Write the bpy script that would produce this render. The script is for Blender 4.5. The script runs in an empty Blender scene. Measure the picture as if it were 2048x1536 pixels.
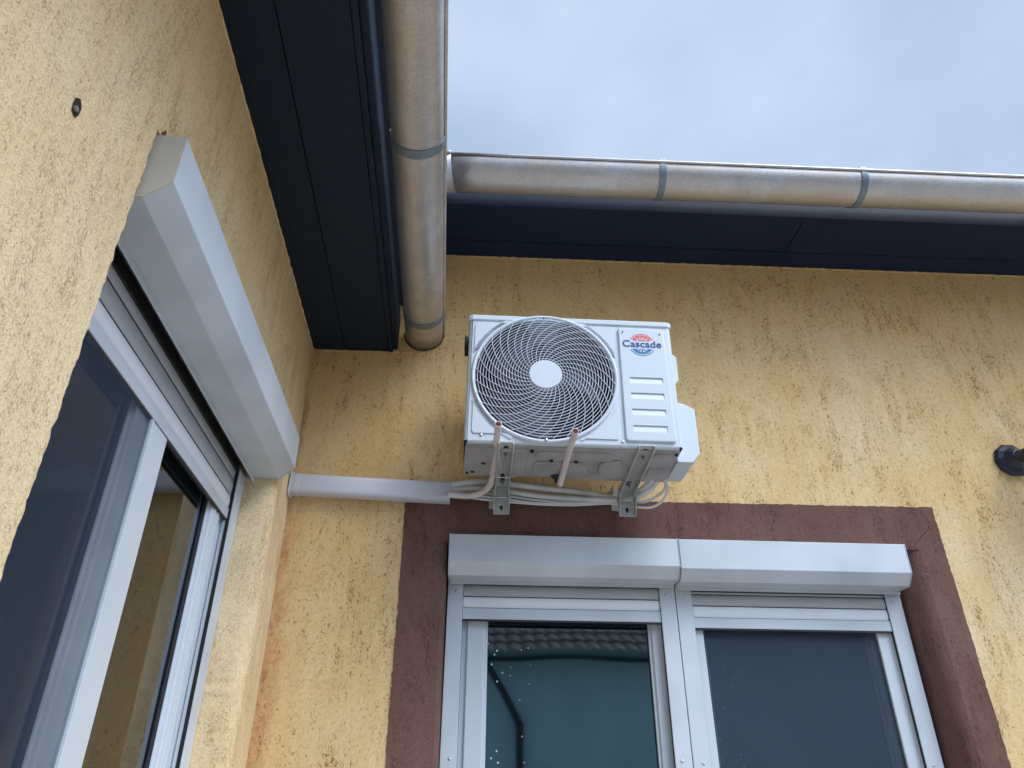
import bpy, bmesh, math, random
from mathutils import Vector, Matrix
from mathutils.noise import noise as pnoise
random.seed(7)
scene = bpy.context.scene
COL = scene.collection
PI = math.pi
R = math.radians

# ------------------------------------------------------------------ camera
cam_d = bpy.data.cameras.new('camera'); cam = bpy.data.objects.new('camera', cam_d); COL.objects.link(cam)
M = Matrix(((0.99836162, 0.02761517, 0.05011466), (-0.05720303, 0.50272986, 0.86254884), (-0.00137471, -0.86400237, 0.50348587)))
rx, ry, rz = M.col[0], -M.col[1], -M.col[2]
cam.matrix_world = Matrix(((rx[0], ry[0], rz[0], 0.754), (rx[1], ry[1], rz[1], -2.9), (rx[2], ry[2], rz[2], 1.6), (0, 0, 0, 1)))
cam_d.sensor_width = 36; cam_d.lens = 1465 / 2048 * 36; cam_d.clip_end = 800; cam_d.clip_start = 0.05
scene.camera = cam

# ------------------------------------------------------------------ sky and sun (overcast)
SUN_EL, SUN_AZ = 50, 132          # sun behind and right of the camera, azimuth clockwise from +y
world = bpy.data.worlds.new('World'); scene.world = world; world.use_nodes = True
nt = world.node_tree; nt.nodes.clear()
def N(t, typ, **kw):
    n = t.nodes.new(typ)
    for k, v in kw.items(): setattr(n, k, v)
    return n
out = N(nt, 'ShaderNodeOutputWorld'); bg = N(nt, 'ShaderNodeBackground')
sky = N(nt, 'ShaderNodeTexSky', sky_type='NISHITA'); sky.sun_disc = False
sky.sun_elevation = R(SUN_EL); sky.sun_rotation = R(SUN_AZ); sky.air_density = 1.0; sky.dust_density = 3.0
tc = N(nt, 'ShaderNodeTexCoord'); mp = N(nt, 'ShaderNodeMapping'); mp.inputs['Scale'].default_value = (1, 1, 1.6)
n1 = N(nt, 'ShaderNodeTexNoise'); n1.inputs['Scale'].default_value = 3.2; n1.inputs['Detail'].default_value = 5; n1.inputs['Roughness'].default_value = 0.45
cr = N(nt, 'ShaderNodeValToRGB')
cr.color_ramp.elements[0].position = 0.36; cr.color_ramp.elements[0].color = (4.3, 5.5, 7.5, 1)
cr.color_ramp.elements[1].position = 0.66; cr.color_ramp.elements[1].color = (5.9, 7.05, 9.1, 1)
mx = N(nt, 'ShaderNodeMix', data_type='RGBA'); mx.inputs[0].default_value = 0.88
nt.links.new(tc.outputs['Generated'], mp.inputs[0]); nt.links.new(mp.outputs[0], n1.inputs[0])
nt.links.new(n1.outputs[0], cr.inputs[0]); nt.links.new(sky.outputs[0], mx.inputs[6]); nt.links.new(cr.outputs[0], mx.inputs[7])
# an overcast sky is brighter round the veiled sun, which stands behind the camera
nrm = N(nt, 'ShaderNodeVectorMath', operation='DOT_PRODUCT'); nt.links.new(tc.outputs['Generated'], nrm.inputs[0])
_az, _el = R(SUN_AZ), R(SUN_EL); nrm.inputs[1].default_value = (math.sin(_az) * math.cos(_el), math.cos(_az) * math.cos(_el), math.sin(_el))
mr = N(nt, 'ShaderNodeMapRange'); mr.interpolation_type = 'SMOOTHSTEP'; nt.links.new(nrm.outputs['Value'], mr.inputs[0])
mr.inputs[1].default_value = 0.72; mr.inputs[2].default_value = 1.0; mr.inputs[3].default_value = 1.0; mr.inputs[4].default_value = 5.0
vm = N(nt, 'ShaderNodeVectorMath', operation='SCALE'); nt.links.new(mx.outputs[2], vm.inputs[0]); nt.links.new(mr.outputs[0], vm.inputs['Scale'])
nt.links.new(vm.outputs[0], bg.inputs[0]); bg.inputs[1].default_value = 0.084
nt.links.new(bg.outputs[0], out.inputs[0])
sd = bpy.data.lights.new('sun', 'SUN'); so = bpy.data.objects.new('sun', sd); COL.objects.link(so)
sd.energy = 1.5; sd.angle = R(32); sd.color = (1.0, 0.97, 0.93)
az = R(SUN_AZ); el = R(SUN_EL)
sdir = Vector((math.sin(az) * math.cos(el), math.cos(az) * math.cos(el), math.sin(el)))
so.rotation_euler = sdir.to_track_quat('Z', 'Y').to_euler(); so.location = (3, -4, 8)
scene.view_settings.view_transform = 'Standard'; scene.view_settings.look = 'None'
scene.view_settings.exposure = 0.45; scene.view_settings.gamma = 1
scene.render.engine = 'CYCLES'

# ------------------------------------------------------------------ materials
def mat(name, col, rough=0.5, metal=0.0, ior=None, spec=None):
    m = bpy.data.materials.new(name); m.use_nodes = True; t = m.node_tree
    p = t.nodes['Principled BSDF']
    p.inputs['Base Color'].default_value = (*col, 1); p.inputs['Roughness'].default_value = rough; p.inputs['Metallic'].default_value = metal
    if ior: p.inputs['IOR'].default_value = ior
    if spec is not None: p.inputs['Specular IOR Level'].default_value = spec
    return m, t, p
def coord(t, scale=(1, 1, 1), rot=(0, 0, 0)):
    c = N(t, 'ShaderNodeTexCoord'); mp = N(t, 'ShaderNodeMapping')
    mp.inputs['Scale'].default_value = scale; mp.inputs['Rotation'].default_value = rot
    t.links.new(c.outputs['Object'], mp.inputs[0]); return mp.outputs[0]
def noise(t, vec, scale, detail=3, rough=0.5, dist=0.0):
    n = N(t, 'ShaderNodeTexNoise'); n.inputs['Scale'].default_value = scale; n.inputs['Detail'].default_value = detail
    n.inputs['Roughness'].default_value = rough; n.inputs['Distortion'].default_value = dist
    t.links.new(vec, n.inputs['Vector']); return n.outputs[0]
def ramp(t, fac, stops):
    r = N(t, 'ShaderNodeValToRGB'); e = r.color_ramp.elements
    while len(e) < len(stops): e.new(0.5)
    for k, (p, c) in enumerate(stops):
        e[k].position = p; e[k].color = (*c, 1) if isinstance(c, tuple) else (c, c, c, 1)
    t.links.new(fac, r.inputs[0]); return r.outputs[0]
def math_(t, op, a, b=None, clamp=False):
    n = N(t, 'ShaderNodeMath', operation=op); n.use_clamp = clamp
    for i, v in enumerate((a, b)):
        if v is None: continue
        if isinstance(v, (int, float)): n.inputs[i].default_value = v
        else: t.links.new(v, n.inputs[i])
    return n.outputs[0]
def mixc(t, fac, a, b, blend='MIX'):
    n = N(t, 'ShaderNodeMix', data_type='RGBA', blend_type=blend)
    for i, v in ((0, fac), (6, a), (7, b)):
        if isinstance(v, (int, float)): n.inputs[i].default_value = v
        elif isinstance(v, tuple): n.inputs[i].default_value = (*v, 1)
        else: t.links.new(v, n.inputs[i])
    return n.outputs[2]
def bump(t, p, h, strength=0.5, dist=0.01):
    b = N(t, 'ShaderNodeBump'); b.inputs['Strength'].default_value = strength; b.inputs['Distance'].default_value = dist
    t.links.new(h, b.inputs['Height']); t.links.new(b.outputs[0], p.inputs['Normal']); return b

def stucco(name, base, light, groove, amount=1.0, fine=1.0, stain=False, z_tint=None, mark=1.0):
    m, t, p = mat(name, base, 0.92, spec=0.2)
    v = coord(t); vs = coord(t, (1, 1, 0.55))
    # patches where the trowel dragged the grains: clusters of short dark marks
    clus = ramp(t, noise(t, coord(t, (1, 1, 0.55)), 4.5, 4, 0.65), [(0.44, 0.0), (0.60, 1.0)])
    clus2 = ramp(t, noise(t, coord(t, (1.5, 1.5, 0.38)), 13, 5, 0.7), [(0.42, 0.0), (0.62, 1.0)])
    cl = math_(t, 'ADD', math_(t, 'MULTIPLY', math_(t, 'ADD', math_(t, 'MULTIPLY', clus, 0.7), 0.3), clus2), 0.0, True)
    # marks: blobs of stretched noise, threshold falls inside clusters
    mk = noise(t, vs, 122 * mark, 4, 0.66, 1.0)
    thr = math_(t, 'SUBTRACT', 0.632, math_(t, 'MULTIPLY', cl, 0.126))
    g = math_(t, 'MULTIPLY', math_(t, 'SUBTRACT', mk, thr), 22.0, True)
    # fine worm network everywhere
    w1 = noise(t, coord(t, (1, 1, 0.7)), 135 * fine, 2, 0.5, 1.2)
    worm = ramp(t, math_(t, 'ABSOLUTE', math_(t, 'SUBTRACT', w1, 0.5)), [(0.0, 1.0), (0.045, 0.0)])
    w2 = ramp(t, noise(t, v, 60, 3, 0.6), [(0.46, 0.0), (0.58, 1.0)])
    wf = math_(t, 'MULTIPLY', worm, math_(t, 'ADD', math_(t, 'MULTIPLY', w2, 0.42), math_(t, 'MULTIPLY', cl, 0.45)))
    gg = math_(t, 'MAXIMUM', g, wf)
    gc = math_(t, 'MULTIPLY', gg, amount, True)
    big = ramp(t, noise(t, coord(t, (1, 1, 0.7)), 2.2, 6, 0.65), [(0.38, 0.0), (0.62, 1.0)])
    col = mixc(t, big, base, light)
    grain = ramp(t, noise(t, v, 210, 3, 0.75), [(0.34, 0.80), (0.58, 1.05)])
    col = mixc(t, 1.0, col, grain, 'MULTIPLY')
    drip = ramp(t, noise(t, coord(t, (1, 1, 0.07)), 9, 5, 0.7), [(0.45, 0.0), (0.7, 1.0)])
    col = mixc(t, math_(t, 'MULTIPLY', drip, 0.22), col, tuple(0.5 * a + 0.5 * b for a, b in zip(base, groove)))
    bleed = math_(t, 'MULTIPLY', cl, 0.34 * amount, True)
    col = mixc(t, bleed, col, tuple(0.62 * a + 0.38 * b for a, b in zip(base, groove)))
    if z_tint:
        # upper band of the facade: colour mixed towards a more saturated orange
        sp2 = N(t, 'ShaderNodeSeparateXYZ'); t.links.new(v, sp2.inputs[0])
        z0, z1, wc, k = z_tint
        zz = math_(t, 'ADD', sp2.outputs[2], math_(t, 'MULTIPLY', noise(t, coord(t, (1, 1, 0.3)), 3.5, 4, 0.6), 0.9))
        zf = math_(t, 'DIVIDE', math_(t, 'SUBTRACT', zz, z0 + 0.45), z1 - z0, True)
        if stain:    # the corner strip takes the same orange tint
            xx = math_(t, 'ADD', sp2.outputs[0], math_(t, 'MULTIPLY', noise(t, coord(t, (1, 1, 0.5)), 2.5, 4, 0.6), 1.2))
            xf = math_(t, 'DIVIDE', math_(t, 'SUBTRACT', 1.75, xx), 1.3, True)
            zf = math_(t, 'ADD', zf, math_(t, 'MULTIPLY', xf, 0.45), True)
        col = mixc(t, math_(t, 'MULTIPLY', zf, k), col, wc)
    if stain:
        sp = N(t, 'ShaderNodeSeparateXYZ'); t.links.new(v, sp.inputs[0])
        # reddish paint bleed running down the inner corner
        jit = math_(t, 'MULTIPLY', noise(t, coord(t, (1, 1, 0.5)), 14, 5, 0.7), 0.22)
        dx = math_(t, 'SUBTRACT', math_(t, 'ADD', sp.outputs[0], jit), 0.10)
        sx = ramp(t, dx, [(0.0, 1.0), (0.085, 0.0)])
        sz = ramp(t, math_(t, 'MULTIPLY', sp.outputs[2], 0.25), [(0.66, 1.0), (0.690, 0.0)])
        sn = ramp(t, noise(t, v, 40, 4, 0.7), [(0.35, 0.45), (0.6, 1.0)])
        col = mixc(t, math_(t, 'MULTIPLY', math_(t, 'MULTIPLY', math_(t, 'MULTIPLY', sx, sz), sn), 0.8), col, (0.44, 0.17, 0.09))
        # brown smear down the corner above the duct
        dx2 = math_(t, 'SUBTRACT', math_(t, 'ADD', sp.outputs[0], math_(t, 'MULTIPLY', jit, 0.6)), 0.062)
        sx2 = ramp(t, dx2, [(0.0, 1.0), (0.03, 0.0)])
        sz2 = ramp(t, math_(t, 'MULTIPLY', sp.outputs[2], 0.25), [(0.70, 0.0), (0.72, 1.0), (0.79, 1.0), (0.805, 0.0)])
        col = mixc(t, math_(t, 'MULTIPLY', math_(t, 'MULTIPLY', math_(t, 'MULTIPLY', sx2, sz2), sn), 0.8), col, (0.24, 0.11, 0.03))
    col = mixc(t, gc, col, groove)
    t.links.new(col, p.inputs['Base Color'])
    h = math_(t, 'SUBTRACT', math_(t, 'MULTIPLY', noise(t, v, 150, 4, 0.7), 0.8), math_(t, 'MULTIPLY', gg, 0.7))
    h = math_(t, 'ADD', h, math_(t, 'MULTIPLY', noise(t, v, 14, 2), 0.5))
    bump(t, p, h, 0.7, 0.004)
    return m

YB, YL, YG = (0.79, 0.565, 0.27), (0.84, 0.67, 0.40), (0.31, 0.135, 0.026)
m_wall_back = stucco('stucco_yellow', YB, YL, YG, 0.85, stain=True, z_tint=(2.95, 4.0, (0.70, 0.425, 0.155), 0.85))
m_wall_left = stucco('stucco_yellow_wing', (0.78, 0.60, 0.34), (0.81, 0.65, 0.41), (0.36, 0.20, 0.065), 0.55, 1.1, z_tint=(2.7, 3.4, (0.70, 0.455, 0.18), 0.7), mark=1.25)
m_brown = stucco('stucco_brown', (0.160, 0.083, 0.070), (0.200, 0.115, 0.098), (0.055, 0.025, 0.020), 0.55, 0.9)

def white(name, col, rough=0.35, dirt=0.12, sc=3.0):
    m, t, p = mat(name, col, rough)
    d = ramp(t, noise(t, coord(t, (1, 1, 1.0)), sc, 2, 0.5), [(0.35, 1.0 - dirt), (0.65, 1.0)])
    t.links.new(mixc(t, 1.0, col, d, 'MULTIPLY'), p.inputs['Base Color'])
    t.links.new(ramp(t, noise(t, coord(t), 12, 4), [(0.3, rough * 0.96), (0.7, rough * 1.06)]), p.inputs['Roughness'])
    bump(t, p, noise(t, coord(t), 5, 2), 0.08, 0.01)
    return m
m_alu = white('white_coated_aluminium', (0.57, 0.63, 0.69), 0.36, 0.17, 3.4)
m_slat = white('lightened_shutter_slat', (0.78, 0.82, 0.86), 0.4, 0.06, 4)  # slat colour lightened to offset the shade of the box
m_alu_end = white('ivory_coated_end', (0.50, 0.49, 0.46), 0.42, 0.12, 4)
m_pvc = white('white_pvc', (0.58, 0.64, 0.70), 0.24, 0.04, 4)
m_ac = white('white_ac_sheet', (0.56, 0.635, 0.70), 0.38, 0.04, 3)
m_acbase = white('grey_base_pan', (0.37, 0.37, 0.38), 0.5, 0.25, 9)
m_duct = white('white_duct_plastic', (0.56, 0.57, 0.62), 0.45, 0.06, 3)
m_tube = white('white_insulation', (0.66, 0.66, 0.68), 0.7, 0.16, 16)
m_cable = white('white_cable', (0.66, 0.67, 0.72), 0.45, 0.06, 8)
m_stub = white('white_drain_tube', (0.66, 0.62, 0.62), 0.5, 0.12, 12)
m_copper, _, _ = mat('copper_inside', (0.55, 0.20, 0.12), 0.45, 0.2)
m_black, _, _ = mat('black_void', (0.008, 0.009, 0.011), 0.7)
m_rubber, _, _ = mat('black_rubber', (0.02, 0.022, 0.026), 0.6)
m_gasket, _, _ = mat('dark_gasket', (0.03, 0.035, 0.045), 0.6)
m_screw, _, _ = mat('zinc_screw', (0.6, 0.62, 0.65), 0.3, 0.9)
m_fan, _, _ = mat('fan_blade_grey', (0.10, 0.105, 0.12), 0.45)
m_hub, _, _ = mat('grille_white', (0.58, 0.64, 0.72), 0.4)
m_red, _, _ = mat('logo_red', (0.70, 0.075, 0.08), 0.6)
m_blue, _, _ = mat('logo_blue', (0.005, 0.050, 0.25), 0.6)
m_cyan, _, _ = mat('logo_cyan', (0.003, 0.16, 0.38), 0.6)

def zinc(name, col, rough=0.42, streak=0.35, metal=0.75, warm=None):
    m, t, p = mat(name, col, rough, metal)
    a = noise(t, coord(t, (1, 1, 1)), 9, 6, 0.7)
    b = noise(t, coord(t, (1, 1, 1)), 120, 4, 0.7)
    c1 = mixc(t, ramp(t, a, [(0.35, 0.0), (0.65, 1.0)]), tuple(c * (1 - streak) for c in col), tuple(min(1, c * (1 + streak * .5)) for c in col))
    if warm:
        w = ramp(t, noise(t, coord(t, (1, 1, 1)), 3.2, 5, 0.6), [(0.42, 0.0), (0.62, 0.8)])
        c1 = mixc(t, w, c1, warm)
    c2 = mixc(t, 0.6, c1, ramp(t, b, [(0.35, 0.70), (0.62, 1.08)]), 'MULTIPLY')
    t.links.new(c2, p.inputs['Base Color'])
    t.links.new(ramp(t, b, [(0.3, rough * 0.75), (0.7, rough * 1.4)]), p.inputs['Roughness'])
    bump(t, p, math_(t, 'ADD', math_(t, 'MULTIPLY', b, 0.3), noise(t, coord(t), 4, 2)), 0.22, 0.004)
    return m
m_zinc = zinc('weathered_zinc', (0.58, 0.57, 0.56), 0.40, 0.16, 0.7, (0.55, 0.50, 0.45))
m_zinc2 = zinc('bright_zinc', (0.55, 0.57, 0.60), 0.38, 0.2, 0.6)
m_strap = zinc('blue_grey_strap', (0.22, 0.28, 0.32), 0.45, 0.2, 0.5)
m_galv = zinc('galvanised_steel', (0.62, 0.65, 0.65), 0.45, 0.2, 0.45)

def stained_wood(name, col, axis):
    m, t, p = mat(name, col, 0.6, spec=0.22)
    sc = (1, 14, 14) if axis == 'x' else (14, 1, 14)
    g = noise(t, coord(t, sc), 6, 5, 0.65)
    c = mixc(t, ramp(t, g, [(0.3, 0.0), (0.7, 1.0)]), tuple(c * 0.85 for c in col), tuple(c * 1.15 for c in col))
    chip = ramp(t, noise(t, coord(t, (0.5 if axis == 'x' else 1, 1 if axis == 'x' else .5, 1)), 46, 4, 0.6), [(0.735, 0.0), (0.76, 1.0)])
    c = mixc(t, math_(t, 'MULTIPLY', chip, 0.5), c, (0.14, 0.16, 0.2))
    t.links.new(c, p.inputs['Base Color']); bump(t, p, g, 0.18, 0.003); return m
m_soffit_left = stained_wood('black_stained_wood', (0.0065, 0.016, 0.030), 'y')
m_soffit_back = stained_wood('navy_stained_wood', (0.0065, 0.016, 0.042), 'x')

def glass(name, f0, tint, base, drops=False):
    m, t, p = mat(name, base, 0.03)
    o = t.nodes['Material Output']
    gl = N(t, 'ShaderNodeBsdfGlossy'); gl.inputs['Color'].default_value = (*tint, 1); gl.inputs['Roughness'].default_value = 0.03
    tr = N(t, 'ShaderNodeBsdfTransparent'); tr.inputs['Color'].default_value = (0.62, 0.72, 0.74, 1)
    fr = N(t, 'ShaderNodeFresnel'); fr.inputs['IOR'].default_value = f0
    ms = N(t, 'ShaderNodeMixShader'); t.links.new(fr.outputs[0], ms.inputs[0]); t.links.new(tr.outputs[0], ms.inputs[1]); t.links.new(gl.outputs[0], ms.inputs[2])
    last = ms.outputs[0]
    wv = N(t, 'ShaderNodeBump'); wv.inputs['Strength'].default_value = 0.06; wv.inputs['Distance'].default_value = 0.02
    t.links.new(noise(t, coord(t), 2.2, 1), wv.inputs['Height']); t.links.new(wv.outputs[0], gl.inputs['Normal'])
    if drops:
        vo = N(t, 'ShaderNodeTexVoronoi', voronoi_dimensions='2D'); vo.inputs['Scale'].default_value = 30
        s0 = N(t, 'ShaderNodeSeparateXYZ'); t.links.new(coord(t, (1, 1, 0.7)), s0.inputs[0]); c0 = N(t, 'ShaderNodeCombineXYZ')
        t.links.new(s0.outputs[0], c0.inputs[0]); t.links.new(s0.outputs[2], c0.inputs[1]); t.links.new(c0.outputs[0], vo.inputs['Vector'])
        wn = N(t, 'ShaderNodeTexWhiteNoise'); t.links.new(vo.outputs['Position'], wn.inputs['Vector'])
        rad = math_(t, 'MULTIPLY', math_(t, 'GREATER_THAN', wn.outputs['Value'], 0.72), math_(t, 'MULTIPLY', wn.outputs['Value'], 0.12))
        sp = N(t, 'ShaderNodeSeparateXYZ'); t.links.new(coord(t), sp.inputs[0])
        area = ramp(t, sp.outputs[0], [(0.12, 1.0), (0.45, 0.15)])
        d = math_(t, 'LESS_THAN', vo.outputs['Distance'], math_(t, 'MULTIPLY', rad, area))
        df = N(t, 'ShaderNodeBsdfDiffuse'); df.inputs['Color'].default_value = (0.6, 0.66, 0.7, 1)
        m2 = N(t, 'ShaderNodeMixShader'); t.links.new(d, m2.inputs[0]); t.links.new(last, m2.inputs[1]); t.links.new(df.outputs[0], m2.inputs[2]); last = m2.outputs[0]
    t.links.new(last, o.inputs['Surface']); return m
m_glass_back = glass('window_glass_coated', 2.6, (0.66, 0.86, 0.92), (0, 0, 0), True)
m_glass_left = glass('window_glass', 1.9, (0.9, 0.95, 1.0), (0, 0, 0))
m_room, _, _ = mat('dim_room', (0.035, 0.075, 0.095), 0.9)
m_room2, _, _ = mat('dim_room_brown', (0.030, 0.032, 0.030), 0.9)

def screen_mat(lo=0.50, hi=0.62):
    m, t, p = mat('insect_mesh', (0.045, 0.075, 0.125), 0.8, spec=0.2)
    o = t.nodes['Material Output']; tr = N(t, 'ShaderNodeBsdfTransparent'); ms = N(t, 'ShaderNodeMixShader')
    w = noise(t, coord(t), 3, 3); f = ramp(t, w, [(0.3, lo), (0.7, hi)])
    t.links.new(f, ms.inputs[0]); t.links.new(tr.outputs[0], ms.inputs[1]); t.links.new(p.outputs[0], ms.inputs[2]); t.links.new(ms.outputs[0], o.inputs['Surface'])
    p.inputs['Base Color'].default_value = (0.050, 0.073, 0.106, 1)
    return m
m_screen = screen_mat(); m_screen2 = screen_mat(0.26, 0.34)

def plain(name, col, rough, sc=6, var=0.25, bs=0.3, bd=0.01):
    m, t, p = mat(name, col, rough)
    c = mixc(t, ramp(t, noise(t, coord(t), sc, 6, 0.65), [(0.3, 0.0), (0.7, 1.0)]), tuple(c * (1 - var) for c in col), tuple(c * (1 + var) for c in col))
    t.links.new(c, p.inputs['Base Color']); bump(t, p, noise(t, coord(t), sc * 12, 4), bs, bd); return m
m_ground = plain('concrete_paving', (0.35, 0.34, 0.33), 0.85, 2)
m_teal = plain('teal_render', (0.48, 0.66, 0.70), 0.85, 1.5, 0.08)
m_tile = plain('brown_roof_tile', (0.08, 0.052, 0.046), 0.75, 5, 0.35)
m_roofdark, _, _ = mat('black_roof_underlay', (0.02, 0.02, 0.025), 0.8)
m_lamp, _, _ = mat('blue_black_lamp_metal', (0.010, 0.015, 0.034), 0.4)
m_lampglass, _, _ = mat('grey_lamp_glass', (0.16, 0.18, 0.22), 0.15)
m_plug, _, _ = mat('grey_wall_plug', (0.16, 0.17, 0.18), 0.6)
m_hole, _, _ = mat('dark_hole', (0.02, 0.014, 0.008), 0.9)
m_chip = plain('bare_brown_mortar', (0.13, 0.06, 0.022), 0.95, 30, 0.4)

# ------------------------------------------------------------------ mesh helpers
def tag(o, label=None, cat=None, group=None, kind=None):
    if label: o['label'] = label
    if cat: o['category'] = cat
    if group: o['group'] = group
    if kind: o['kind'] = kind
    return o
def empty(name, loc, rz=0.0, label=None, cat=None, group=None, rot=None):
    o = bpy.data.objects.new(name, None); COL.objects.link(o); o.location = loc; o.rotation_euler = rot if rot else (0, 0, rz)
    o.empty_display_size = 0.1
    return tag(o, label, cat, group)
class MB:
    def __init__(s): s.v = []; s.f = []; s.sm = []
    def add(s, vs, fs, smooth=False):
        b = len(s.v); s.v += [tuple(v) for v in vs]
        for f in fs: s.f.append([b + i for i in f]); s.sm.append(smooth)
        return s
    def box(s, x0, x1, y0, y1, z0, z1):
        x0, x1 = sorted((x0, x1)); y0, y1 = sorted((y0, y1)); z0, z1 = sorted((z0, z1))
        vs = [(x0, y0, z0), (x1, y0, z0), (x1, y1, z0), (x0, y1, z0), (x0, y0, z1), (x1, y0, z1), (x1, y1, z1), (x0, y1, z1)]
        return s.add(vs, [(3, 2, 1, 0), (4, 5, 6, 7), (0, 1, 5, 4), (1, 2, 6, 5), (2, 3, 7, 6), (3, 0, 4, 7)])
    def prism(s, poly, lo, hi, axis='x', smooth=False):
        # poly: list of 2D points in the other two axes (x: (y,z); y: (x,z); z: (x,y))
        def P(p, t): return {'x': (t, p[0], p[1]), 'y': (p[0], t, p[1]), 'z': (p[0], p[1], t)}[axis]
        n = len(poly); vs = [P(p, lo) for p in poly] + [P(p, hi) for p in poly]
        s.add(vs, [list(range(n))[::-1], list(range(n, 2 * n))])
        s.add(vs, [(i, (i + 1) % n, n + (i + 1) % n, n + i) for i in range(n)], smooth); return s
    def tube(s, pts, r, seg=14, caps=True):
        pts = [Vector(p) for p in pts]; n = len(pts); rs = r if isinstance(r, list) else [r] * n
        t0 = (pts[1] - pts[0]).normalized(); up = Vector((0, 0, 1)) if abs(t0.z) < 0.9 else Vector((1, 0, 0))
        a = t0.cross(up).normalized(); vs = []
        for i, p in enumerate(pts):
            t = (pts[min(i + 1, n - 1)] - pts[max(i - 1, 0)]).normalized()
            a = (a - t * a.dot(t)).normalized(); b = t.cross(a)
            for k in range(seg):
                an = 2 * PI * k / seg; vs.append(p + (a * math.cos(an) + b * math.sin(an)) * rs[i])
        fs = [(i * seg + k, i * seg + (k + 1) % seg, (i + 1) * seg + (k + 1) % seg, (i + 1) * seg + k) for i in range(n - 1) for k in range(seg)]
        s.add(vs, fs, True)
        if caps: s.add(vs[:seg], [list(range(seg))[::-1]]); s.add(vs[-seg:], [list(range(seg))])
        return s
    def lathe(s, prof, c, axis='y', seg=48, smooth=True):
        # prof: list of (radius, offset along axis)
        c = Vector(c); vs = []
        for r, h in prof:
            for k in range(seg):
                a = 2 * PI * k / seg; p, q = r * math.cos(a), r * math.sin(a)
                vs.append(c + {'y': Vector((p, h, q)), 'x': Vector((h, p, q)), 'z': Vector((p, q, h))}[axis])
        m = len(prof)
        s.add(vs, [(i * seg + k, i * seg + (k + 1) % seg, (i + 1) * seg + (k + 1) % seg, (i + 1) * seg + k) for i in range(m - 1) for k in range(seg)], smooth)
        return s
    def disc(s, r, c, axis='y', seg=32):
        vs = []
        for k in range(seg):
            a = 2 * PI * k / seg; p, q = r * math.cos(a), r * math.sin(a)
            vs.append(Vector(c) + {'y': Vector((p, 0, q)), 'x': Vector((0, p, q)), 'z': Vector((p, q, 0))}[axis])
        return s.add(vs, [list(range(seg))])
    def cyl(s, r, c, h, axis='y', seg=24):
        c = Vector(c); e = {'y': Vector((0, h, 0)), 'x': Vector((h, 0, 0)), 'z': Vector((0, 0, h))}[axis]
        return s.tube([c, c + e], r, seg)
    def build(s, name, m, parent=None, bevel=0.0, origin=None, seg=2):
        o0 = Vector(origin) if origin is not None else Vector((0, 0, 0))
        me = bpy.data.meshes.new(name); me.from_pydata([tuple(Vector(v) - o0) for v in s.v], [], s.f)
        me.polygons.foreach_set('use_smooth', s.sm)
        bm = bmesh.new(); bm.from_mesh(me); bmesh.ops.remove_doubles(bm, verts=bm.verts, dist=1e-6); bmesh.ops.recalc_face_normals(bm, faces=bm.faces); bm.to_mesh(me); bm.free()
        me.materials.append(m); o = bpy.data.objects.new(name, me); COL.objects.link(o)
        if parent is not None: o.parent = parent
        else: o.location = o0
        if bevel:
            b = o.modifiers.new('bevel', 'BEVEL'); b.width = bevel; b.segments = seg; b.limit_method = 'ANGLE'; b.angle_limit = R(35); b.harden_normals = False
        return o
def smoothpath(pts, n=8):
    pts = [Vector(p) for p in pts]; P = [2 * pts[0] - pts[1]] + pts + [2 * pts[-1] - pts[-2]]; o = []
    for i in range(1, len(P) - 2):
        for k in range(n):
            t = k / n; a, b, c, d = P[i - 1], P[i], P[i + 1], P[i + 2]
            o.append(0.5 * ((2 * b) + (c - a) * t + (2 * a - 5 * b + 4 * c - d) * t * t + (3 * b - a - 3 * c + d) * t ** 3))
    o.append(pts[-1]); return o
ANG = R(1.566)                       # the wing is not quite square to the back wall
# wing frame: local x = out of the wing wall, local -y = distance u from the corner, z up
def W(v, u, z):
    return Vector((v * math.cos(ANG) + u * math.sin(ANG), v * math.sin(ANG) - u * math.cos(ANG), z))
# pixel of the 2048 px photograph -> point on the plane y (used only for measuring)
def px(x, y, Y):
    c = M @ Vector((x - 1024, y - 768, 1465)); t = (Y + 2.9) / c[1]; return Vector((0.754 + c[0] * t, Y, 1.6 + c[2] * t))

# ------------------------------------------------------------------ ground
g = MB().add([(-300, -300, 0), (300, -300, 0), (300, 300, 0), (-300, 300, 0)], [(0, 1, 2, 3)]).build('ground', m_ground)
tag(g, 'grey concrete courtyard paving', 'ground', kind='structure')

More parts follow.
